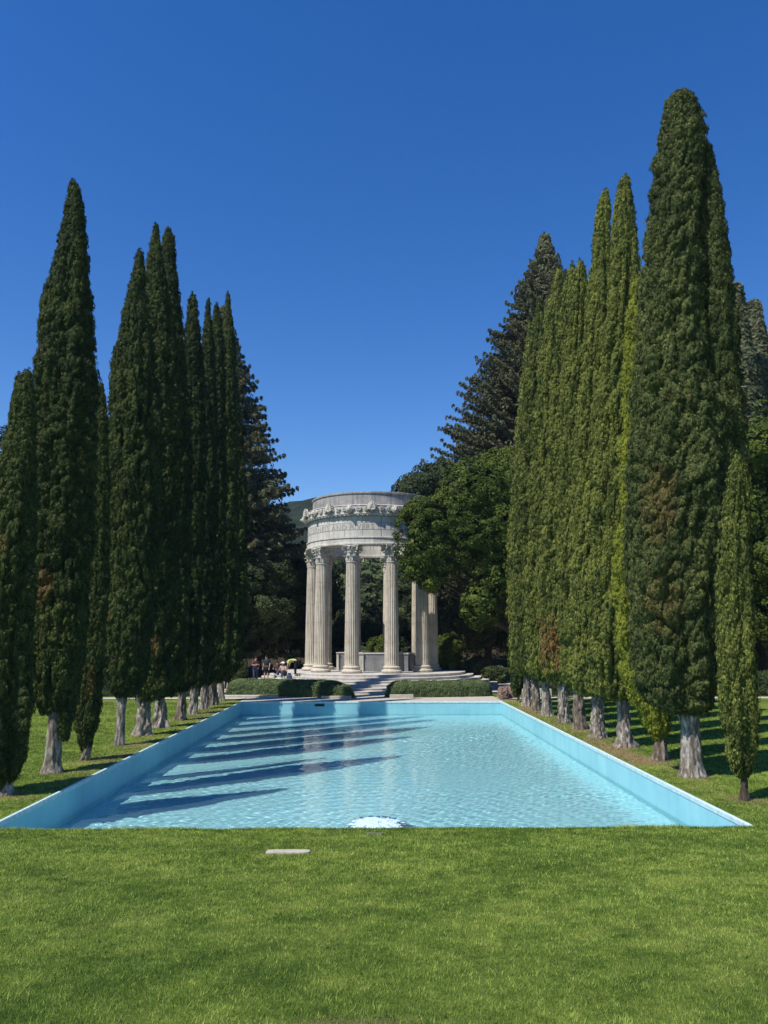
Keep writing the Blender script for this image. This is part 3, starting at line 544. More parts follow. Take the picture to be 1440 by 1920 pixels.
INFO = {  # label, trunk(height, r0, r1, gnarl, stems, spread), material, extras
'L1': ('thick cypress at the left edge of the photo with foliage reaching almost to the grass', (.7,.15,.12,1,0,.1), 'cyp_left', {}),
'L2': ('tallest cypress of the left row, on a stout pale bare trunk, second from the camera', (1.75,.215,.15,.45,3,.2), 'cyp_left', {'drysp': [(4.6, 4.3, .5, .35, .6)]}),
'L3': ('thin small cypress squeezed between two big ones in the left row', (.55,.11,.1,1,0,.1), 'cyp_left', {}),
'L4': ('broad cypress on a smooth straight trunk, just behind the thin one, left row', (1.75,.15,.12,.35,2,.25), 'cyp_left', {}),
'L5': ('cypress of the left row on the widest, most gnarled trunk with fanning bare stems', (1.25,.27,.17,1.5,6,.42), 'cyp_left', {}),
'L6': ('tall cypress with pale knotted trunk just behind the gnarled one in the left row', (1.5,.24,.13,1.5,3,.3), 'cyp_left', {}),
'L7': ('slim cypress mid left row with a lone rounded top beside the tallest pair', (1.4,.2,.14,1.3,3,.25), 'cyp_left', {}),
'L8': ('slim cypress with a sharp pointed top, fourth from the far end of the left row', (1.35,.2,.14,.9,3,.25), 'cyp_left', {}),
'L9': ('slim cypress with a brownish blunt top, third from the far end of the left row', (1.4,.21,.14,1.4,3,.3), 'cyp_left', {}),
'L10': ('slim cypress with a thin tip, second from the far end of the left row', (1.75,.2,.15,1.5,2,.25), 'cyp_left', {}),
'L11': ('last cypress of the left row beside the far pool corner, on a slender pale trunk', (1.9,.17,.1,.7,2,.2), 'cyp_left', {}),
'R1': ('small slender cypress on a thin dark trunk at the right, nearest to the camera', (.5,.085,.055,.8,0,.1), 'cyp_right', {'drysp': []}),
'R2': ('huge wide cypress, the tallest tree in the photo, right of the pool', (1.75,.25,.2,.7,5,.4), 'cyp_huge', {'drysp': [(6.6, 4.0, 1.0, .35, .30), (4.2, 4.1, .8, .4, .22)]}),
'R3': ('low bright yellow-green cypress just behind the huge one in the right row', (.9,.17,.13,1.2,3,.15), 'cyp_bright', {}),
'R4': ('very tall slender pointed cypress of the right row, next to the huge one', (1.7,.23,.14,1.3,5,.4), 'cyp_right', {}),
'R5': ('slender tall cypress with a leaning tip, fifth from the camera in the right row', (1.8,.25,.14,1.4,5,.4), 'cyp_right', {}),
'R6': ('blunt-topped cypress sixth from the camera in the right row', (1.9,.23,.15,.9,4,.3), 'cyp_right', {}),
'R7': ('cypress with a large orange-brown dead patch low on its crown, right row', (1.9,.23,.15,1.3,4,.35), 'cyp_right', {'drysp': [(3.1, 4.25, 1.0, .75, 1.0), (3.0, 3.6, 1.0, .5, .7)]}),
'R8': ('cypress just behind the one with the dead brown patch in the right row', (1.8,.22,.14,.9,4,.35), 'cyp_right', {}),
'R9': ('third cypress from the far end of the right row, crown down to a pale stump', (1.7,.2,.14,1.3,4,.3), 'cyp_right', {}),
'R10': ('second cypress from the far end of the right row, on a pale squat trunk', (1.7,.2,.15,1,3,.25), 'cyp_right', {}),
'R11': ('small dark cypress sapling at the far end of the right row beside the boulder', (.45,.06,.05,.5,0,.1), 'cyp_left', {}),
}
r_d = np.random.default_rng(55)
for i, (k, (X0, Y0, spires)) in enumerate(TREES.items()):
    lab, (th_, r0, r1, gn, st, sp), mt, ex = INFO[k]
    e = empty('cypress_tree', (X0, Y0, 0)); tag(e, lab, 'tree', 'cypresses in the left row' if k[0] == 'L' else 'cypresses in the right row')
    hz = max(th_, spires[0][0][0]+.15)
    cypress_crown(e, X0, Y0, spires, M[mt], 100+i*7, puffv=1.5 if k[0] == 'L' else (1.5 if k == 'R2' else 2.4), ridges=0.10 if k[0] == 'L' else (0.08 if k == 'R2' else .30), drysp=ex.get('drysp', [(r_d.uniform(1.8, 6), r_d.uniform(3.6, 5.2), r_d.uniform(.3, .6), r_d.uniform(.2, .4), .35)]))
    gnarly_trunk(e, hz, r0, r1, 300+i*5, M['bark_dark'] if k == 'R1' else M['bark_brown' if k in ('L3', 'L7', 'L10', 'R3', 'R6', 'R9') else 'bark_pale'], gn=gn, lean=(r_d.uniform(-.09, .09)*min(1, gn), r_d.uniform(-.06, .06)*min(1, gn)), flare=r_d.uniform(1.2, 1.5), stems=st, spread=sp, fan=hz*.45+.35)

# ------------------------------------------------------------------ broadleaf trees
def lobe_puffs(lobes, ps, seed, cover=1.0):
    r_ = np.random.default_rng(seed); CC = []; NN = []; TT = []
    LB = np.array(lobes, float)
    for i, (x, y, z, rx, ry, rz) in enumerate(LB):
        ar = 4*math.pi*((rx*ry)**1.6/3+(rx*rz)**1.6/3+(ry*rz)**1.6/3)**(1/1.6)
        n = max(6, int(ar/(ps*ps*1.7)*cover)); d = norm(r_.normal(size=(n, 3)))
        nz = Noise(1.2, seed=seed+i); f = 1+0.13*nz(d*1.5*[rx, ry, rz])
        P = d*[rx, ry, rz]*f[:, None]+[x, y, z]; Nn = norm(d/[rx, ry, rz])
        ins = np.zeros(n, bool)
        for j, (x2, y2, z2, a, b, c) in enumerate(LB):
            if j != i: ins |= (((P-[x2, y2, z2])/[a, b, c])**2).sum(-1) < 0.62
        P, Nn = P[~ins], Nn[~ins]; CC.append(P); NN.append(Nn); TT.append(np.clip(0.5+0.12*nz(P*.7)+r_.normal(0, .1)+r_.normal(0, .09, len(P)), 0, 1))
    return np.concatenate(CC), np.concatenate(NN), np.concatenate(TT)
def oak(name, label, X, Y, Z0, lobes, mat, trunk_r, seed, leaf, puff, group=None, cat='tree', per=26, bark='bark_dark', limbs=True, z_base=0.0):
    e = empty(name, (X, Y, Z0)); tag(e, label, cat, group)
    lb = [(a-X, b-Y, c-Z0, d, e_, f) for a, b, c, d, e_, f in lobes]
    C, Nn, T = lobe_puffs(lb, puff, seed); ac = Acc()
    for (x, y, z, rx, ry, rz) in lb:   # twiggy inner mass of leaves
        k = max(8, int(rx*rz*5/puff)); d = norm(rng.normal(size=(k, 3)))*rng.uniform(.1, .8, (k, 1)); leaves(ac, d*[rx, ry, rz]+[x, y, z], norm(d), puff, puff, puff, 12, leaf*3.2, up=0.1, asp=.9)
    leaves(ac, C, Nn, puff, puff*.8, puff*.8, int(per*1.5), leaf*.82, up=0.15, asp=0.6, tint=T, jit=.42)
    ac.build('crown', mat, e)
    tk = Acc(); top = max(l[2] for l in lb)*.75
    pts = np.array([[0, 0, -.1], [0, 0, .3], [.1, -.05, top*.35], [0, 0, top*.7], [0, 0, top]]); tube(tk, pts, [trunk_r*1.5, trunk_r*1.1, trunk_r*.9, trunk_r*.6, trunk_r*.2], seg=10, smooth=True)
    if limbs:
        for (x, y, z, rx, ry, rz) in lb:
            p0 = np.array([0, 0, top*.35]); p2 = np.array([x, y, z]); p1 = np.array([x*.4, y*.4, max(p0[2], z*.75)]); tt = np.linspace(0, 1, 8)[:, None]
            tube(tk, (1-tt)**2*p0+2*tt*(1-tt)*p1+tt**2*p2, np.linspace(trunk_r*.5, trunk_r*.12, 8), seg=7, smooth=True)
    tk.build('trunk', M[bark], e, attrs=False)
    return e
def auto_lobes(X, Y, z0, z1, r, seed, n=9):
    r_ = np.random.default_rng(seed); zc = (z0+z1)/2; hh = (z1-z0)/2; out = [(X, Y, zc, r*.72, r*.72, hh*.85)]
    for i in range(n):
        a = 2*math.pi*i/n*1.618*2+r_.uniform(-.3, .3); f = r_.uniform(-.75, .85); q = math.sqrt(max(0, 1-f*f))
        s = r_.uniform(.32, .5)*min(r, hh*1.2); out.append((X+(r-s*.8)*q*math.cos(a), Y+(r-s*.8)*q*math.sin(a), zc+(hh-s*.7)*f, s, s, s*.85))
    return out
oak('oak_tree', 'large dark green oak whose branches hang over the right front of the round temple', 9.4, 50.3, 0,
    [(3.2,47.2,9.4,1.7,1.5,2.1),(3.9,47.4,8.0,1.3,1.2,1.2),(4.8,47.5,10.6,1.8,1.7,1.7),(6.6,48,12.3,2.1,2.1,2.1),(8.8,49,13,2.3,2.3,2.3),(6.3,47.6,9.4,2.0,1.9,1.9),(8.3,48,9.8,2.1,2.1,2.4),
     (2.6,46.9,7.6,.7,.7,.8),(8.9,48.3,6.8,1.4,1.5,2.0),(6.5,46.9,5.2,1.0,.9,1.3),(7.3,47.2,7.0,1.1,1,1.2),(10.8,49.5,11,2.3,2.3,3.2),(10.6,50,6.5,1.8,1.8,2.2),(3.5,47.0,6.6,.5,.5,.55),(2.9,47.2,11.0,.9,.9,.8)],
    M['oak'], .42, 41, .17, .34)
oak('oak_tree', 'grey-green treetop showing just over the right rim of the temple', 4.6, 66, 0,
    [(3.6,66,15.6,1.7,2,1.5),(5.0,66,16.4,1.9,2,1.6),(6.6,66,16.6,2.2,2,1.9),(4.9,66,13,2.6,2.5,2.6),(8.4,66,15.8,2.2,2,2.4)], M['oak_dark'], .35, 43, .26, .5)
BG = 'trees behind the temple and the cypress rows'
bgspec = [ # X, Y, z0, z1, r, material, label
 (-8.6,59,1.5,9.6,2.9,'oak_dark','dark round tree left of the temple, behind the standing people'),
 (-6.6,64,1,11.3,2.2,'oak_dark','dark narrow tree close beside the left columns of the temple'),
 (-12.0,56,.8,8,3.2,'oak_dark','low dark tree in the shade behind the far end of the left cypress row'),
 (-17,52,.8,11,4.2,'oak_dark','dark tree behind the middle of the left cypress row'),
 (-23.0,45.5,.8,16.6,3.6,'oak_dark','tall dark tree whose top shows at the left edge of the photo'),
 (-29,52,.8,14,5,'oak_dark','dark tree beyond the left edge behind the lawn'),
 (-1.6,74,1,6.0,2.6,'oak_dark','shaded tree seen low between the two front temple columns'),
 (-6.2,80,1,12.2,3.4,'oak_dark','shaded tree seen between the left temple columns'),
 (4.6,72,1,10,3.0,'oak_dark','dark tree seen through the right side of the temple'),
 (9.2,62,.8,12,3.8,'oak_dark','dark tree in the shade right of the temple columns'),
 (14.5,54,.8,12,4.2,'oak_dark','dark tree behind the far end of the right cypress row'),
 (20.5,50,.8,15,4.4,'oak_dark','dark tree behind the middle of the right cypress row'),
 (24.4,46,1.5,18.2,4.0,'oak','tall bushy green tree behind the small slender cypress at the right edge'),
 (29.5,50,.8,19,5.0,'oak_dark','dark tree beyond the right edge behind the lawn'),
]
for i, (x, y, z0, z1, r, mt, lab) in enumerate(bgspec):
    oak('background_tree', lab, x, y, 0, auto_lobes(x, y, z0, z1, r, 500+i, n=12), M[mt], .28, 600+i, .19, .42, group=BG, per=30)
# bushes
BU = 'bushes around the temple'
for i, (x, y, h, r, mt, lab) in enumerate([
 (5.6,57.2,3.6,1.1,'oak','sunlit leafy bush just right of the dark right column'),(7.3,57,1.9,1.3,'oak_dark','low dark bush beside the right end of the temple steps'),
 (-1.2,62.5,2.9,1.5,'shrub','olive bush behind the parapet between the front columns'),(1.0,64,3.6,1.5,'oak','green bush behind the right front column'),
 (-3.6,63,2.6,1.4,'oak_dark','bush behind the left pair of columns'),(3.2,62,2.6,1.3,'oak_dark','bush seen left of the lit right column'),
 (-9.4,53.4,1.9,.9,'oak_dark','small bush behind the left stone bench'),(8.6,54.6,1.3,.8,'oak_dark','small bush at the right end of the top temple step')]):
    oak('bush', lab, x, y, 0, auto_lobes(x, y, .2, h, r, 700+i, n=8), M[mt], .08, 720+i, .15, .26, group=BU, cat='bush', limbs=False)

# ------------------------------------------------------------------ redwoods
def redwood(label, X, Y, H, slope, zlow, seed, leaf=.25, mat='redwood', nb=330, top_gap=.6, upturn=.55, rmax=7.2):
    e = empty('redwood_tree', (X, Y, 0)); tag(e, label, 'tree', 'conifers behind the cypress rows')
    r_ = np.random.default_rng(seed); tk = Acc(); z = np.linspace(0, H, 14)
    tube(tk, np.stack([0*z, 0*z, z], -1), np.interp(z, [0, H], [.65, .04]), seg=12, smooth=True)
    ac = Acc(); C = []; NN = []; TI = []; SZ = []; DR = []
    zs = zlow+(H-zlow)*(np.sort(r_.uniform(0, 1, nb)))**0.95
    for zb in zs:
        R0 = min(max(.35, (H-zb)*slope*r_.uniform(.72, 1.08)), rmax*r_.uniform(.8, 1.05)); a = r_.uniform(0, 6.283); n = max(5, int(R0/.36))
        s = np.linspace(.14, 1, n); droop = -.22*R0*s+upturn*.30*R0*s**3
        x = R0*s*math.cos(a); y = R0*s*math.sin(a); zz = zb+droop
        tube(tk, np.stack([np.r_[0, x], np.r_[0, y], np.r_[zb, zz]], -1), np.linspace(.07, .015, n+1), seg=4)
        wdt = .38*(1-.85*s)*min(1.6, .45+R0*.16); t_ = r_.uniform(.25, .75); dr = .7*(r_.uniform() < .07)
        for q in range(2 if R0 > 2 else 1):
            of = (r_.uniform(-1, 1, n))*wdt
            C.append(np.stack([x-math.sin(a)*of, y+math.cos(a)*of, zz+r_.normal(0, .08, n)], -1)); NN.append(np.stack([np.full(n, math.cos(a)*.4), np.full(n, math.sin(a)*.4), np.full(n, .8)], -1))
            TI.append(np.full(n, t_)); SZ.append(wdt); DR.append(np.full(n, dr))
    C = np.concatenate(C); NN = norm(np.concatenate(NN)); TI = np.concatenate(TI); SZ = np.concatenate(SZ); DR = np.concatenate(DR)
    leaves(ac, C, NN, SZ*.95+.06,     .2, .2, 34, leaf, up=.25, asp=.36, tint=TI, dry=DR, jit=.6)
    leaves(ac, np.array([[0, 0, H], [0, 0, H-.5], [0, 0, H-1.]]), np.array([[0, 0, 1.]]*3), .15, .4, .3, 20, leaf, up=1.5, asp=.3, tint=np.array([.5]*3))
    # inner shaded needles
    zi = zlow+(H-zlow)*r_.uniform(0, 1, 2600)**1.25; ai = r_.uniform(0, 6.283, 2600); ri = np.minimum((H-zi)*slope, rmax)*r_.uniform(.2, .8, 2600)
    Ci = np.stack([ri*np.cos(ai), ri*np.sin(ai), zi-.1*ri], -1); Ni = norm(np.stack([np.cos(ai), np.sin(ai), .5+0*ai], -1))
    leaves(ac, Ci, Ni, .6, .3, .4, 14, leaf*1.3, up=.2, asp=.45, tint=r_.uniform(.2, .7, 2600))
    ac.build('crown', M[mat], e); tk.build('trunk', M['bark_dark'], e, attrs=False)
    return e
redwood('big conifer behind the far end of the left cypress row, left of the temple', -12.6, 62, 30.8, .43, 2.5, 61, nb=760)
redwood('tallest brownish conifer behind the right cypress row with long lower branches against the sky', 16.4, 68, 41.0, .53, 6, 62, leaf=.22, nb=1700, upturn=.8, rmax=12)
redwood('feathery conifer at the right edge of the photo behind the huge cypress', 25.2, 50, 27.4, .16, 8, 63, leaf=.28, nb=260)
redwood('second feathery conifer cut off by the right edge of the photo', 28.0, 53, 27.5, .2, 8, 64, leaf=.28, nb=240)
redwood('conifer hidden low behind the left cypress row, right of the tallest pair', -19, 58, 21, .28, 3, 65, nb=220)

# ------------------------------------------------------------------ hedges
def hedge(label, path, wd, h, mat, seed, leaf=.09, puff=.15, group='low clipped hedges before the temple', name='hedge', per=20, up=.5):
    """a rounded hedge following a path of points"""
    P = np.array(path, float); seg = np.linalg.norm(np.diff(P, axis=0), axis=1); cum = np.r_[0, np.cumsum(seg)]; Lh = cum[-1]
    n = max(8, int(Lh/.18)); s = np.linspace(0, Lh, n); C = np.stack([np.interp(s, cum, P[:, 0]), np.interp(s, cum, P[:, 1])], -1)
    T = norm(np.gradient(C, axis=0)); Nx = np.stack([-T[:, 1], T[:, 0]], -1)
    endf = np.clip(np.minimum(s, Lh-s)/(wd*.5), 0, 1); endf = np.sqrt(1-(1-endf)**2)*.9+.1
    ph = np.linspace(0, math.pi, 13)
    e = empty(name, (C[:, 0].mean(), C[:, 1].mean(), 0)); tag(e, label, 'hedge', group); o = np.array([e.location.x, e.location.y])
    nz = Noise(.8, seed=seed); V = np.zeros((n, 13, 3))
    for j, a in enumerate(ph):
        cx = math.copysign(abs(math.cos(a))**.55, math.cos(a)); cz = math.sin(a)**.55
        V[:, j, :2] = C-o+Nx*(cx*wd/2*endf)[:, None] if False else C-o+Nx*((cx*wd/2)*endf[:, None])
        V[:, j, 2] = cz*h*endf
    V += nz(V)[..., None]*.03*np.array([1, 1, .8]); V[..., 2] = np.maximum(V[..., 2], 0)
    ac = Acc(); fq = grid_faces(13, n); ac.add((V*[1, 1, .93]).reshape(-1, 3), fq, tint=.4, smooth=True)
    m = int(n*13*3.0*(.15/puff)**2*(.18*wd)/.1*.35)+60
    i = rng.integers(0, n-1, m); j = rng.integers(0, 12, m); f1, f2 = rng.uniform(0, 1, (2, m, 1))
    Pq = V[i, j]*(1-f1)*(1-f2)+V[i+1, j]*f1*(1-f2)+V[i, j+1]*(1-f1)*f2+V[i+1, j+1]*f1*f2
    Nn = norm(np.cross(V[i+1, j]-V[i, j], V[i, j+1]-V[i, j])+1e-6); ctr_ = np.stack([C[i, 0]-o[0], C[i, 1]-o[1], np.full(m, h*.4)], -1)
    Nn = np.where(((Pq-ctr_)*Nn).sum(-1, keepdims=True) < 0, -Nn, Nn)
    leaves(ac, Pq, Nn, puff, puff*.8, puff*.6, per, leaf, up=up, asp=.35, tint=np.clip(.5+.2*nz(Pq)+rng.normal(0, .1, m), 0, 1), tj=.2)
    ac.build('leaves', mat, e); return e
hedge('long low rosemary hedge left of the temple steps, half in shade', [(-8.4,46.6),(-6.5,45.9),(-4.2,45.3),(-2.4,44.9),(-1.5,44.6)], 1.7, .86, M['shrub'], 31)
hedge('long low rosemary hedge right of the temple steps, almost all sunlit', [(0.8,44.3),(2.8,44.7),(4.6,45.0),(6.9,45.5)], 1.5, .82, M['shrub'], 32)
hedge('small round clipped bush at the end of the left hedge beside the steps', [(-2.5,43.7),(-1.0,43.6)], 1.0, .72, M['shrub'], 33, name='round_bush')
hedge('long dark hedge along the back of the left lawn', [(-44,45.6),(-30,45.6),(-9.6,46.1)], 1.6, 1.25, M['oak_dark'], 34, leaf=.16, puff=.3, group='dark hedges behind the lawns')
hedge('long dark hedge along the back of the right lawn', [(9.6,46.1),(30,45.6),(44,45.6)], 1.6, 1.25, M['oak_dark'], 35, leaf=.16, puff=.3, group='dark hedges behind the lawns')

# ------------------------------------------------------------------ wooded hill
hx = np.linspace(-700, 700, 260); hy = np.linspace(120, 900, 120); HX, HY = np.meshgrid(hx, hy)
nh = Noise(260, seed=71); nh2 = Noise(60, seed=72); nh3 = Noise(9, seed=73, n=30)
P = np.stack([HX, HY, 0*HX], -1); prof = np.clip((HY-120)/230, 0, 1)
prof = np.where(HY > 350, np.clip(1-(HY-350)/700, 0, 1), prof*prof*(3-2*prof))
HZ = 6+prof*(56.2+.22*np.clip(HX+30, -120, 8)+.4*nh2(P))+prof*.9*nh3(P)+.9*rng.normal(size=HX.shape)*prof
ac = Acc(); ac.add(np.stack([HX, HY, HZ], -1), grid_faces(260, 120), smooth=False)
hm, t, o = new_mat('wooded hillside'); p = principled(t, o, .9, .05); tc = N(t, 'ShaderNodeTexCoord'); no = N(t, 'ShaderNodeTexNoise', ins={'Scale': .12, 'Detail': 9, 'Roughness': .75}); L(t, tc.outputs['Object'], no.inputs[0])
cr = ramp(t, [(.35, (.008, .014, .010)), (.52, (.018, .026, .016)), (.7, (.035, .042, .026))]); L(t, no.outputs[0], cr.inputs[0]); L(t, cr.outputs[0], p.inputs['Base Color'])
tag(ac.build('hill', hm, attrs=False), 'distant wooded hill behind the temple', 'hill', kind='structure')
# woods on the lower slope, seen through the columns
wd = Acc(); n = 420; X = rng.uniform(-45, 45, n); Y = rng.uniform(88, 150, n); Zt = np.clip((Y-62)/60, 0, 1)**1.2*6
for x, y, z in zip(X, Y, Zt):
    h = rng.uniform(5, 9); r = rng.uniform(2, 3.4); Cc, Nn, T = lobe_puffs([(x, y, z+h*.55, r, r, h*.5)], .9, int(x*100+y*7) % 9999, cover=.8)
    T = T*0+rng.uniform(.2, .8); leaves(wd, Cc, Nn, .9, .7, .7, 7, .75, up=.1, asp=.8, tint=T)
tag(wd.build('woodland', M['oak_dark']), 'mass of woodland on the slope behind the temple', 'woodland', kind='stuff')
# ================================================================== TEMPLE
TX, TY, RC = 0.0, 55.5, 4.25
temple = empty('water_temple', (TX, TY, 0)); tag(temple, 'round open stone temple with fluted Corinthian columns at the far end of the pool', 'temple')
for i, (r, z1) in enumerate(((6.6, 1.0), (7.15, .83), (7.7, .665), (8.25, .50), (8.8, .333), (9.35, .167))):
    a = Acc(); z0 = z1-.167 if i < 5 else -.02
    pr = [(r-.02, z0), (r-.02, z1-.045), (r, z1-.035), (r, z1-.008), (r-.008, z1), (r-.8 if i else .01, z1)]
    lathe(a, pr, seg=160, closed=False); a.build('step', M['steps'], temple, attrs=False)
# columns
def column_mesh():
    a = Acc(); seg = 24*6; th = np.linspace(0, 2*math.pi, seg, endpoint=False)
    ph = (th*24/(2*math.pi)) % 1.0; fl = np.where(ph < .78, np.abs(np.sin(np.pi*ph/.78))**.8, 0)
    zs = [.44, .47, .56]+list(np.linspace(.75, 7.0, 26))+[7.12, 7.22, 7.26, 7.34]; joints = [1.95, 3.3, 4.65, 6.0]
    for j in joints: zs += [j-.012, j-.004, j+.004, j+.012]
    zs = sorted(zs); V = []
    for z in zs:
        f = (z-.44)/6.9; r = .475-.07*f**1.6; dep = .055*np.clip((z-.5)/.12, 0, 1)*np.clip((7.2-z)/.1, 0, 1)
        if any(abs(z-j) < .006 for j in joints): r -= .02
        if z > 7.24: r += .03
        rr = r*(1-fl*dep*1.6); V.append(np.stack([rr*np.cos(th), rr*np.sin(th), np.full(seg, z)], -1))
    a.add(np.concatenate(V), grid_faces(seg, len(zs), wrap=True)); return a
def base_mesh():
    a = Acc(); pr = [(.60, 0), (.66, .03), (.69, .10), (.68, .17), (.62, .22), (.56, .235), (.535, .28), (.545, .32), (.565, .335), (.585, .37), (.565, .41), (.53, .43), (.49, .47), (.3, .47)]
    lathe(a, pr, seg=56, closed=False, smooth=True); return a
def leaf_strip(a, ang, z0, h, w, r0, out, bell):
    n = 9; s = np.linspace(0, 1, n); prof_r = r0+bell*s+out*np.clip((s-.45)/.55, 0, 1)**2.2; prof_z = z0+h*(s-.16*np.clip((s-.8)/.2, 0, 1)**1.5*1.6)
    wd = w*(.75+.5*np.sin(np.pi*np.clip(s*1.05, 0, 1)))*np.where(s > .88, .62, 1)*(1+.10*np.cos(s*34))
    c, si = math.cos(ang), math.sin(ang); V = []
    for t_, off in ((0, 0), (1, -.035)):
        for u in (-1, -.45, 0, .45, 1):
            rr = prof_r+off-.10*abs(u)**1.5*w*2+(.025 if u == 0 and t_ == 0 else 0); x = rr*c-u*wd/2*si; y = rr*si+u*wd/2*c; V.append(np.stack([x, y, prof_z], -1))
    V = np.array(V)
    for k in (0, 5):
        g = V[k:k+5]; a.add(g.reshape(-1, 3), grid_faces(n, 5) if k == 0 else grid_faces(n, 5)[:, ::-1], smooth=False)
    e1 = np.concatenate([V[0], V[5]]); a.add(e1, grid_faces(n, 2)); e2 = np.concatenate([V[4], V[9]]); a.add(e2, grid_faces(n, 2))
    a.add([V[u][-1] for u in (0, 1, 2, 3, 4)]+[V[u][-1] for u in (9, 8, 7, 6, 5)], [list(range(10))])
def volute(a, ang, z, r, size):
    c, s_ = math.cos(ang), math.sin(ang); t_ = np.linspace(0, 2.2*2*math.pi, 30); q = size*(1-t_/t_[-1]*.8)
    x = r+q*np.cos(t_+math.pi/2); zz = z+q*np.sin(t_+math.pi/2)
    tube(a, np.stack([x*c, x*s_, zz], -1), np.linspace(.05, .022, 30), seg=6)
    p = np.array([[.36, 7.85], [.42, 8.1], [.52, 8.28], [r, z+size]]); tt = np.linspace(0, 3, 8)
    rr = np.interp(tt, range(4), p[:, 0]); z2 = np.interp(tt, range(4), p[:, 1]); tube(a, np.stack([rr*c, rr*s_, z2], -1), np.full(8, .045), seg=6)
def capital_mesh():
    a = Acc(); lathe(a, [(.40, 7.34), (.40, 7.6), (.41, 7.9), (.45, 8.15), (.52, 8.25), (.3, 8.26)], seg=32, closed=False, smooth=True)
    for i in range(8):
        leaf_strip(a, math.pi/4*i+math.pi/8, 7.36, .42, .27, .43, .15, .02); leaf_strip(a, math.pi/4*i, 7.40, .70, .24, .42, .17, .04)
    for i in range(4):
        volute(a, math.pi/2*i+math.pi/4, 8.16, .68, .11)
        for d in (-.28, .28): volute(a, math.pi/2*i+d, 8.14, .47, .065)
        ball(a, (.56*math.cos(math.pi/2*i), .56*math.sin(math.pi/2*i), 8.3), (.09, .09, .08))
    # abacus with concave sides
    pts = []
    for i in range(4):
        a0 = math.pi/2*i+math.pi/4; a1 = a0+math.pi/2
        for t_ in np.linspace(0, 1, 8, endpoint=False):
            ax, ay = .80*math.cos(a0+.07), .80*math.sin(a0+.07); bx, by = .80*math.cos(a1-.07), .80*math.sin(a1-.07); mx_, my_ = .40*math.cos((a0+a1)/2), .40*math.sin((a0+a1)/2)
            pts.append(((1-t_)**2*ax+2*t_*(1-t_)*mx_+t_*t_*bx, (1-t_)**2*ay+2*t_*(1-t_)*my_+t_*t_*by))
    n = len(pts); v = np.array([[(x*k, y*k, z) for x, y in pts] for k, z in ((.93, 8.26), (.95, 8.32), (1, 8.34), (1, 8.398))]); a.add(v.reshape(-1, 3), grid_faces(n, 4, wrap=True)); a.add(v[-1], [list(range(n))]); a.add(v[0][::-1], [list(range(n))])
    return a
c0 = None
for k in range(10):
    an = R_(18+36*k); x, y = RC*math.sin(an), -RC*math.cos(an)
    if c0 is None:
        c0 = column_mesh().build('column', M['column'], temple, attrs=False, loc=(x, y, 1.002)); b0 = base_mesh().build('base', M['column'], c0, attrs=False); p0 = capital_mesh().build('capital', M['stone'], c0, attrs=False); c = c0
    else:
        c = c0.copy(); COL.objects.link(c); c.parent = temple; c.location = (x, y, 1.002)
        for q in (b0, p0): d = q.copy(); COL.objects.link(d); d.parent = c
    c.rotation_euler = (0, 0, an)
# ring above the columns
def lathe_uv(name, prof, mat, seg=200, smooth=False):
    a = Acc(); lathe(a, prof, seg=seg, closed=True, smooth=smooth); o_ = a.build(name, mat, temple, attrs=False); me = o_.data
    uv = me.uv_layers.new(name='UVMap'); n = len(me.loops); co = np.zeros(len(me.vertices)*3); me.vertices.foreach_get('co', co); co = co.reshape(-1, 3)
    vi = np.zeros(n, int); me.loops.foreach_get('vertex_index', vi); P_ = co[vi]; th = np.arctan2(P_[:, 0], -P_[:, 1])
    th4 = th.reshape(-1, 4); th4 = np.where((th4.max(1)-th4.min(1) > 3)[:, None] & (th4 < 0), th4+2*math.pi, th4)
    u = th4.ravel()*4.62; uv.data.foreach_set('uv', np.stack([u, P_[:, 2]-9.96], -1).ravel().astype(np.float32)); return o_
lathe_uv('architrave', [(3.72, 9.40), (4.74, 9.40), (4.78, 9.43), (4.78, 9.53), (4.70, 9.56), (4.70, 9.84), (4.75, 9.87), (4.75, 9.93), (4.66, 9.96), (3.80, 9.96), (3.80, 9.6), (3.72, 9.56)], M['stone'])
frz = lathe_uv('frieze', [(3.85, 9.962), (4.64, 9.962), (4.64, 11.40), (3.85, 11.40)], M['frieze'])
a = Acc(); lathe(a, [(3.85, 11.402), (4.76, 11.402), (4.78, 11.43), (4.88, 11.45), (4.90, 11.50), (4.84, 11.53), (4.84, 12.02), (4.88, 12.05), (4.80, 12.10), (3.85, 12.10)], seg=200)
for k in range(96):   # rounded blocks under the soffit
    an = 2*math.pi*k/96; tube(a, [(4.72*math.cos(an), 4.72*math.sin(an), 11.40), (4.86*math.cos(an), 4.86*math.sin(an), 11.41)], [.055, .055], seg=10)
cor = a.build('cornice', M['stone'], temple, attrs=False)
lathe_uv('attic', [(3.95, 12.102), (4.32, 12.102), (4.32, 12.93), (4.38, 12.95), (4.38, 13.06), (4.36, 13.08), (3.90, 13.08), (3.90, 12.95), (3.95, 12.93)], M['attic'])
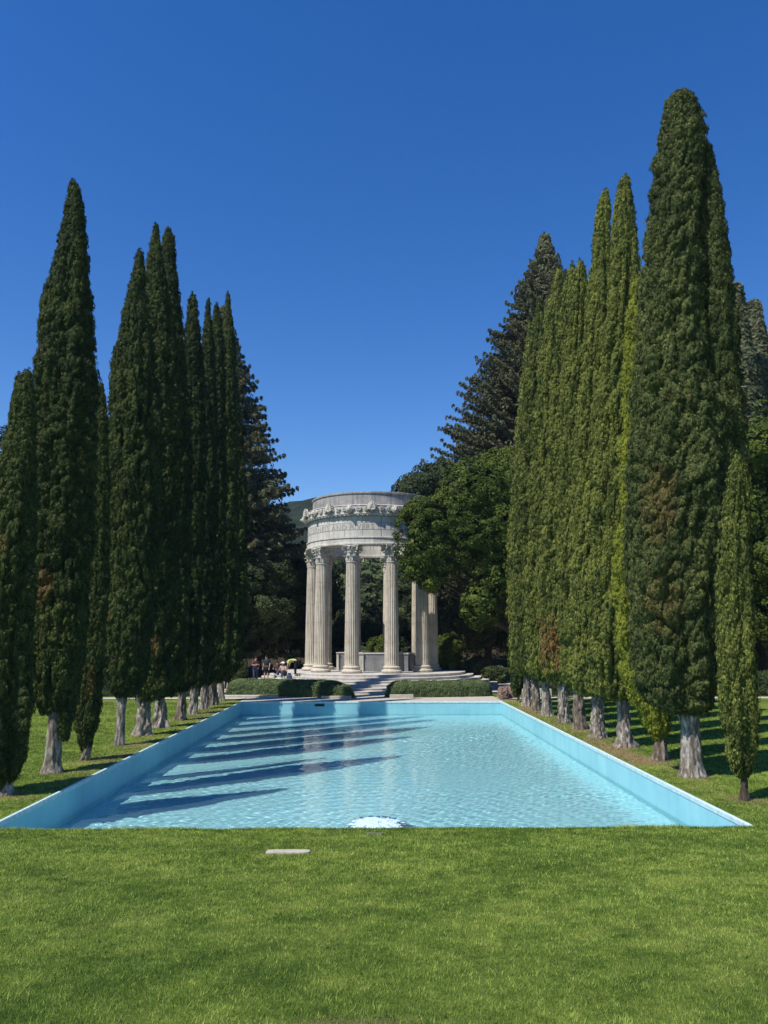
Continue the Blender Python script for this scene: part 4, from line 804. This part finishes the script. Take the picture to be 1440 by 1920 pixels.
# carved scrolls in relief
for k in range(60):
    an = 2*math.pi*k/60+.03
    if (k % 6) == 0 : continue
    sc = Acc()
    t_ = np.linspace(0, 2*math.pi*1.6, 22); q = .17*(1-t_/t_[-1]*.75); sg = 1 if k % 2 else -1
    lat = q*np.cos(t_)*sg; zz = 11.80+q*np.sin(t_); r_ = 4.90+.05*t_/t_[-1]
    tube(sc, np.stack([r_*np.sin(an)+lat*np.cos(an), -r_*np.cos(an)+lat*np.sin(an), zz], -1), np.linspace(.052, .035, 22), seg=6)
    for m_ in range(3):
        b = an+rng.uniform(-.03, .03); ball(sc, (4.88*math.sin(b), -4.88*math.cos(b), 11.8+rng.uniform(-.16, .16)), (.06, .06, .05), nu=7, nv=5)
    sc.build('scroll', M['stone'], cor, attrs=False)
def palmette_mesh():
    a = Acc()
    for i in range(9):
        f = (i-4)/4; ang = f*1.35; Lp = .46-.15*abs(f)
        s = np.linspace(0, 1, 8); x = Lp*s*math.sin(ang); z = .05+Lp*s*math.cos(ang)*1.12; y = -.05-.10*np.sin(s*math.pi*.9)
        tube(a, np.stack([x, y, z], -1), .02+.045*np.sin(np.clip(s*.9+.12, 0, 1)*math.pi), seg=7)
    ball(a, (0, -.1, .06), (.11, .09, .09)); pts = []
    v = [(.40*math.sin(q)*(1-.12*abs(math.sin(q))), 0, .03+.50*max(0, math.cos(q))) for q in np.linspace(-math.pi/2, math.pi/2, 18)]; n = len(v)
    V = np.array(v); a.add(np.concatenate([V+[0, -.06, 0], V+[0, .04, 0]]), np.concatenate([grid_faces(n, 2)])); a.add(V+[0, -.06, 0], [list(range(n))]); a.add((V+[0, .04, 0])[::-1], [list(range(n))])
    return a
def lion_mesh():
    a = Acc(); ball(a, (0, -.10, .22), (.19, .15, .21), nu=16, nv=11, smooth=True)          # mane and head
    for i in range(16):
        q = 2*math.pi*i/16; ball(a, (.18*math.cos(q), -.06, .22+.20*math.sin(q)), (.07, .09, .07), nu=8, nv=6)
    ball(a, (0, -.24, .18), (.085, .11, .075), nu=12, nv=8, smooth=True); ball(a, (0, -.33, .205), (.035, .03, .03)); ball(a, (0, -.22, .08), (.07, .08, .035))
    for s_ in (-1, 1): ball(a, (s_*.075, -.23, .285), (.035, .03, .03)); ball(a, (s_*.13, -.12, .41), (.05, .04, .055)); ball(a, (s_*.055, -.30, .15), (.05, .045, .045))
    return a
pm = lm = None
for k in range(10):
    for nm, ad, rr, z in (('palmette', 0, 4.89, 11.66), ('lion_head', 18, 4.88, 11.56)):
        an = R_(36*k+ad)
        src = pm if nm == 'palmette' else lm
        if src is None:
            o_ = (palmette_mesh() if nm == 'palmette' else lion_mesh()).build(nm, M['stone'], cor, attrs=False)
            if nm == 'palmette': pm = o_
            else: lm = o_
        else: o_ = src.copy(); COL.objects.link(o_); o_.parent = cor
        o_.location = (rr*math.sin(an), -rr*math.cos(an), z); o_.rotation_euler = (0, 0, an)
        if nm == 'palmette': o_.scale = (1.05, 1.05, 1.2)
# carved inscription round the frieze
txt = bpy.data.curves.new('inscription', 'FONT'); txt.body = "I GIVE WATERS IN THE WILDERNESS AND RIVERS IN THE DESERT TO GIVE DRINK TO MY PEOPLE"
txt.size = .52; txt.space_character = 1.12; txt.offset = 0.012; txt.extrude = .006; txt.align_x = 'LEFT'; txt.resolution_u = 3
to = bpy.data.objects.new('inscription_source', txt); COL.objects.link(to)
dg = bpy.context.evaluated_depsgraph_get(); dg.update()
me = bpy.data.meshes.new_from_object(to.evaluated_get(dg)); bpy.data.objects.remove(to); me.name = 'inscription'
n = len(me.vertices); co = np.zeros(n*3); me.vertices.foreach_get('co', co); co = co.reshape(-1, 3)
tot = co[:, 0].max(); TARGET = 83*.298; xx = co[:, 0]/tot*TARGET
mid = TARGET*(38.5/83)        # the second R of RIVERS faces the pool, a little to its left
th = (xx-mid)/4.64-R_(11)
rr = 4.643+co[:, 2]; z = 10.44+co[:, 1]
me.vertices.foreach_set('co', np.stack([rr*np.sin(th), -rr*np.cos(th), z], -1).ravel().astype(np.float32)); me.update()
me.materials.append(M['letters']); io = bpy.data.objects.new('inscription', me); COL.objects.link(io); io.parent = frz

# parapet of the well in the middle of the temple
well = empty('well_parapet', (0.3, 55.9, 1.0)); tag(well, 'low grey stone parapet round the well inside the temple', 'parapet')
def wpanel(nm, x0, x1, y0, y1, h, top=.08, mat='well'):
    a = Acc(); box(a, x0, x1, y0, y1, .004, h, bevel=.01); o_ = a.build(nm, M[mat], well, attrs=False)
    a = Acc(); box(a, x0-.04, x1+.04, y0-.04, y1+.04, h+.002, h+top, bevel=.015); a.build('capstone', M['stone'], o_, attrs=False)
wpanel('panel', -.85, 1.9, -2.1, -1.85, 1.18); wpanel('pier', -1.16, -.87, -2.2, -1.8, 1.16, .1, 'stone'); wpanel('pier', 1.92, 2.2, -2.2, -1.8, 1.16, .1)
wpanel('panel', -2.6, -2.05, -.6, -.4, 1.2); wpanel('pier', -2.78, -2.62, -.7, -.3, 1.2, .06, 'stone')
wpanel('panel', -2.1, 2.1, 1.7, 1.95, 1.15); wpanel('panel', 2.4, 2.65, -1.6, 1.6, 1.15)

# kerbs at the foot of the steps and stones by the pool
def kerb(label, x0, x1, y0, y1, h, name='kerb', mat='slab'):
    a = Acc(); box(a, -(x1-x0)/2, (x1-x0)/2, -(y1-y0)/2, (y1-y0)/2, 0, h, bevel=.02); o_ = a.build(name, M[mat], attrs=False, loc=((x0+x1)/2, (y0+y1)/2, .012)); tag(o_, label, 'kerb' if name == 'kerb' else name.split('_')[-1])
    return o_
kerb('short pale stone kerb in front of the small round bush', -2.75, -1.1, 42.95, 43.12, .16)
kerb('short pale stone kerb at the left end of the right hedge', 1.0, 2.3, 43.35, 43.5, .2)
kerb('pale stone bench behind the far end of the right cypress row', 8.6, 10.2, 44.5, 45.0, .42, 'stone_bench')
kerb('low pale stone wall left of the temple terrace, running behind the cypress trunks', -14.5, -9.3, 50.9, 51.3, .62, 'stone_wall')
kerb('low pale stone wall right of the temple steps', 9.6, 16.5, 51.0, 51.4, .5, 'stone_wall')
kerb('pale stone ledge at the left foot of the hedge', -8.6, -5.2, 43.75, 44.15, .14, 'stone_ledge')
def boulder(label, x, y, r, seed):
    n1, n2 = Noise(.7, seed=seed), Noise(.25, seed=seed+1); ph = np.linspace(.03, math.pi-.03, 22); th = np.linspace(0, 2*math.pi, 32, endpoint=False)
    d = np.stack([np.sin(ph)[:, None]*np.cos(th), np.sin(ph)[:, None]*np.sin(th), -np.cos(ph)[:, None]*np.ones(32)], -1); d = np.sign(d)*np.abs(d)**.7
    V = d*r*(1+.10*n1(d)+.05*n2(d))[..., None]; a = Acc(); a.add(V.reshape(-1, 3), grid_faces(32, 22, wrap=True)); a.add(V[-1], [list(range(32))])
    tag(a.build('boulder', M['boulder'], attrs=False, loc=(x, y, r[2]*.75)), label, 'boulder')
boulder('reddish square-cut boulder at the right end of the hedge', 7.2, 43.0, np.array([.29, .3, .38]), 81)
boulder('grey rough stone just right of the reddish boulder', 7.85, 43.6, np.array([.3, .3, .36]), 83)

# ================================================================== PEOPLE
SK = plain('skin', (.42, .26, .18), .55); 
def cloth(nm, c): return plain(nm, c, .85, .1)
def skin_obj(name, verts, edges, radii, mat, parent, sub=1):
    me = bpy.data.meshes.new(name); me.from_pydata(verts, edges, []); o_ = bpy.data.objects.new(name, me); COL.objects.link(o_)
    if parent: o_.parent = parent
    o_.modifiers.new('skin', 'SKIN').use_smooth_shade = True
    for i, r in enumerate(radii):
        rr = r if isinstance(r, tuple) else (r, r); me.skin_vertices[0].data[i].radius = rr
    me.skin_vertices[0].data[0].use_root = True
    m = o_.modifiers.new('sub', 'SUBSURF'); m.levels = sub; m.render_levels = sub
    me.materials.append(mat); return o_
def ensure_skin(me):
    pass
def person(label, loc, rz, J, shirt, trousers, hair=(.03, .02, .015), hat=None, shoes=(.6, .6, .6), short=False, skin=SK):
    """J: joints in metres, x right, y forward (the way the person faces), z up"""
    e = empty('person', loc, rz); tag(e, label, 'person', 'people beside the temple')
    order = ['pelvis', 'waist', 'chest', 'neck', 'head', 'crown', 'shL', 'elL', 'wrL', 'haL', 'shR', 'elR', 'wrR', 'haR', 'hipL', 'knL', 'anL', 'toL', 'hipR', 'knR', 'anR', 'toR']
    rad = dict(pelvis=.13, waist=.115, chest=.14, neck=.055, head=.088, crown=.075, shL=.062, elL=.043, wrL=.030, haL=.032, shR=.062, elR=.043, wrR=.030, haR=.032, hipL=.09, knL=.06, anL=.042, toL=.035, hipR=.09, knR=.06, anR=.042, toR=.035)
    ed = [('pelvis', 'waist'), ('waist', 'chest'), ('chest', 'neck'), ('neck', 'head'), ('head', 'crown')]
    for s_ in 'LR': ed += [('chest', 'sh'+s_), ('sh'+s_, 'el'+s_), ('el'+s_, 'wr'+s_), ('wr'+s_, 'ha'+s_), ('pelvis', 'hip'+s_), ('hip'+s_, 'kn'+s_), ('kn'+s_, 'an'+s_), ('an'+s_, 'to'+s_)]
    V = [Vector(J[k]) for k in order]; E = [(order.index(a_), order.index(b_)) for a_, b_ in ed]; Rr = [rad[k] for k in order]
    def fingers(s_):
        h_ = Vector(J['ha'+s_]); w_ = Vector(J['wr'+s_]); d = (h_-w_).normalized(); side = d.cross(Vector((0, 1, .3))).normalized()
        for q, ln in ((-1.5, .06), (-.5, .075), (.5, .07), (1.5, .055)):
            i0 = order.index('ha'+s_); b_ = h_+d*.03+side*q*.02; V.append(b_); Rr.append(.011); E.append((i0, len(V)-1)); V.append(b_+d*ln+Vector((0, .012, 0))); Rr.append(.008); E.append((len(V)-2, len(V)-1))
        V.append(w_+d*.04+Vector((0, .045, 0))+side*-.03); Rr.append(.012); E.append((order.index('wr'+s_), len(V)-1))
    fingers('L'); fingers('R')
    hd = Vector(J['head']); cr_ = Vector(J['crown']); up = (cr_-hd).normalized(); fw = Vector(J.get('face', (0, 1, 0))).normalized()
    V.append(hd+fw*.105+up*.0); Rr.append(.014); E.append((order.index('head'), len(V)-1))
    skin_obj('body', [tuple(v) for v in V], E, Rr, skin, e, 2)
    def sub(name, keys, eds, k, mat, extra=0.012):
        vs = [J[a_] if isinstance(a_, str) else a_ for a_ in keys]; skin_obj(name, vs, eds, k, mat, e, 2)
    lerp = lambda a_, b_, t_: tuple(Vector(J[a_]).lerp(Vector(J[b_]), t_))
    sub('shirt', ['pelvis', 'waist', 'chest', lerp('chest', 'neck', .75), 'shL', lerp('shL', 'elL', .8), 'shR', lerp('shR', 'elR', .8)], [(0, 1), (1, 2), (2, 3), (2, 4), (4, 5), (2, 6), (6, 7)], [.15, .14, .165, .075, .08, .062, .08, .062], cloth('shirt cloth', shirt))
    t_ = .35 if short else .95
    ks = ['pelvis', 'hipL', 'hipR', 'knL', 'knR']+([] if short else [lerp('knL', 'anL', .9), lerp('knR', 'anR', .9)])
    sub('trousers', ks, [(0, 1), (0, 2), (1, 3), (2, 4)]+([] if short else [(3, 5), (4, 6)]), [.155, .105, .105, .078, .078]+([] if short else [.062, .062]), cloth('trouser cloth', trousers))
    for s_ in 'LR':
        skin_obj('shoe', [J['an'+s_], lerp('an'+s_, 'to'+s_, .5), J['to'+s_]], [(0, 1), (1, 2)], [.052, .05, .042], cloth('shoe', shoes), e, 1)
    a = Acc(); c_ = cr_-up*.02-fw*.012
    ball(a, (0, 0, 0), (.1, .1, .085), nu=16, nv=10, smooth=True)
    if hat: lathe(a, [(.10, .0), (.19, -.015), (.19, -.005), (.10, .02)], seg=24)
    h = a.build('hat' if hat else 'hair', cloth('hat cloth' if hat else 'hair', hat or hair), e, attrs=False, loc=tuple(c_)); h.rotation_euler = up.to_track_quat('Z', 'Y').to_euler()
    for s_ in (-1, 1):   # eyes
        a = Acc(); ball(a, (0, 0, 0), .012, nu=6, nv=5); sd_ = fw.cross(up).normalized(); a.build('eye', cloth('eye', (.02, .02, .02)), e, attrs=False, loc=tuple(hd+up*.015+fw*.083+sd_*s_*.035))
    return e
def stand(h=1.7, arms='down', sway=0.0):
    k = h/1.7
    J = dict(pelvis=(0, 0, .93), waist=(sway, .01, 1.08), chest=(sway, .0, 1.27), neck=(sway, .01, 1.45), head=(sway, .03, 1.555), crown=(sway, .02, 1.635),
      hipL=(-.10, 0, .88), knL=(-.11, .03, .49), anL=(-.12, -.02, .09), toL=(-.14, .14, .04), hipR=(.10, 0, .88), knR=(.11, .05, .49), anR=(.13, .03, .09), toR=(.15, .19, .04),
      shL=(-.185, 0, 1.39), elL=(-.24, -.02, 1.12), wrL=(-.24, .08, .88), haL=(-.24, .1, .82), shR=(.185, 0, 1.39), elR=(.24, -.02, 1.12), wrR=(.24, .08, .88), haR=(.24, .1, .82))
    if arms == 'front':
        for s_, x in (('L', -1), ('R', 1)): J['el'+s_] = (x*.23, .04, 1.12); J['wr'+s_] = (x*.12, .26, 1.16); J['ha'+s_] = (x*.09, .32, 1.18)
    return {a_: tuple(c*k for c in b_) for a_, b_ in J.items()}
def sit():
    return dict(pelvis=(0, 0, .16), waist=(0, .02, .30), chest=(0, .06, .49), neck=(0, .08, .66), head=(0, .12, .765), crown=(0, .12, .85), face=(0, 1, -.25),
      hipL=(-.1, .03, .15), knL=(-.2, .36, .34), anL=(-.16, .55, .08), toL=(-.18, .7, .05), hipR=(.1, .03, .15), knR=(.2, .36, .34), anR=(.16, .55, .08), toR=(.18, .7, .05),
      shL=(-.18, .06, .60), elL=(-.25, .14, .38), wrL=(-.15, .34, .36), haL=(-.11, .4, .37), shR=(.18, .06, .60), elR=(.25, .14, .38), wrR=(.15, .34, .36), haR=(.11, .4, .37))
def bend():
    return dict(pelvis=(0, -.12, .90), waist=(0, .08, 1.02), chest=(0, .30, 1.03), neck=(0, .47, .96), head=(0, .56, .88), crown=(0, .62, .82), face=(0, .3, -1),
      hipL=(-.10, -.1, .86), knL=(-.12, -.03, .48), anL=(-.13, -.06, .09), toL=(-.15, .1, .04), hipR=(.10, -.1, .86), knR=(.12, .0, .48), anR=(.14, .0, .09), toR=(.16, .16, .04),
      shL=(-.18, .38, 1.00), elL=(-.22, .42, .72), wrL=(-.17, .5, .48), haL=(-.16, .52, .42), shR=(.18, .38, 1.00), elR=(.22, .42, .72), wrR=(.17, .5, .48), haR=(.16, .52, .42))
def step_z(x, y):
    r = math.hypot(x-TX, y-TY)
    for rr, z in ((6.6, 1.0), (7.15, .83), (7.7, .665), (8.25, .50), (8.8, .333), (9.35, .167)):
        if r < rr: return z
    return .024
for (x, y, rz, J, lab, kw) in (
  (-9.0, 49.2, R_(200), stand(1.62), 'person in pale hat and dark clothes standing by the last left cypress', dict(shirt=(.03, .035, .04), trousers=(.03, .03, .035), hat=(.75, .73, .68))),
  (-7.75, 52.4, R_(215), stand(1.72, 'front'), 'person in a dull red shirt standing in shade, left one of a pair', dict(shirt=(.13, .06, .07), trousers=(.05, .06, .10))),
  (-6.95, 52.0, R_(160), stand(1.62, 'down', .02), 'person in dark top and shorts with white shoes, right one of a pair', dict(shirt=(.025, .03, .05), trousers=(.02, .02, .025), short=True, shoes=(.8, .8, .8))),
  (-5.75, 51.5, R_(150), sit(), 'person in a white hat and pink top sitting on the temple steps', dict(shirt=(.45, .33, .32), trousers=(.06, .07, .10), hat=(.8, .79, .75))),
  (-4.95, 50.75, R_(80), bend(), 'person in a bright yellow-green top bending over beside the left columns', dict(shirt=(.50, .60, .18), trousers=(.02, .02, .025), shoes=(.75, .75, .75))),
  (-6.35, 52.7, R_(190), sit(), 'person sitting in shade between the standing pair and the white hat', dict(shirt=(.12, .06, .05), trousers=(.03, .03, .03))),
):
    z = step_z(x, y); person(lab, (x, y, z+.004), rz, J, **kw)
# blanket, bag and cooler on the steps
a = Acc(); nb = Noise(.4, seed=91); gx, gy = np.meshgrid(np.linspace(-.55, .55, 20), np.linspace(-.3, .3, 12)); a.add(np.stack([gx, gy, .02+.012*nb(np.stack([gx, gy, 0*gx], -1))], -1), grid_faces(20, 12), smooth=True)
tag(a.build('picnic_blanket', cloth('white cloth', (.72, .72, .70)), attrs=False, loc=(-6.55, 50.95, step_z(-6.55, 50.95)+.0)), 'white cloth spread on the temple steps beside the seated person', 'blanket')
def bag(label, x, y, col, w_=.34, d_=.22, h_=.3):
    e = empty('bag', (x, y, step_z(x, y))); tag(e, label, 'bag'); a = Acc(); pr = [(1, .0), (1.06, .25), (1.0, .7), (.8, .95), (.5, 1.0)]; n = 20; V = []
    for k, zf in pr:
        for i in range(n):
            th = 2*math.pi*i/n; V.append((w_/2*k*math.copysign(abs(math.cos(th))**.6, math.cos(th)), d_/2*k*math.copysign(abs(math.sin(th))**.6, math.sin(th)), h_*zf+.004))
    a.add(V, grid_faces(n, 5, wrap=True), smooth=True); a.add(V[-n:], [list(range(n))]); a.build('pouch', cloth('bag cloth', col), e, attrs=False)
    a = Acc(); t_ = np.linspace(0, math.pi, 10); tube(a, np.stack([w_*.3*np.cos(t_), 0*t_, h_*.95+.13*np.sin(t_)], -1), np.full(10, .012), seg=6); a.build('handle', cloth('bag strap', tuple(c*.5 for c in col)), e, attrs=False)
bag('blue bag on the steps beside the bending person', -5.25, 50.2, (.04, .06, .16)); bag('pale bag with dark handle at the feet of the seated person', -5.95, 50.45, (.45, .50, .46), .5, .3, .26)

# ================================================================== HAZE
a = Acc(); box(a, -1000, 1000, -400, 1000, -12, 110)
hz_o = a.build('haze', None, attrs=False); tag(hz_o, 'thin blue haze of the air', 'haze', kind='stuff')
hm_ = bpy.data.materials.new('haze'); hm_.use_nodes = True; t = hm_.node_tree; t.nodes.clear(); o = t.nodes.new('ShaderNodeOutputMaterial')
pv = t.nodes.new('ShaderNodeVolumePrincipled'); pv.inputs['Color'].default_value = (0.60, 0.76, 1.0, 1); pv.inputs['Density'].default_value = 0.0002; pv.inputs['Anisotropy'].default_value = 0.2
L(t, pv.outputs[0], o.inputs['Volume']); hz_o.data.materials.append(hm_)
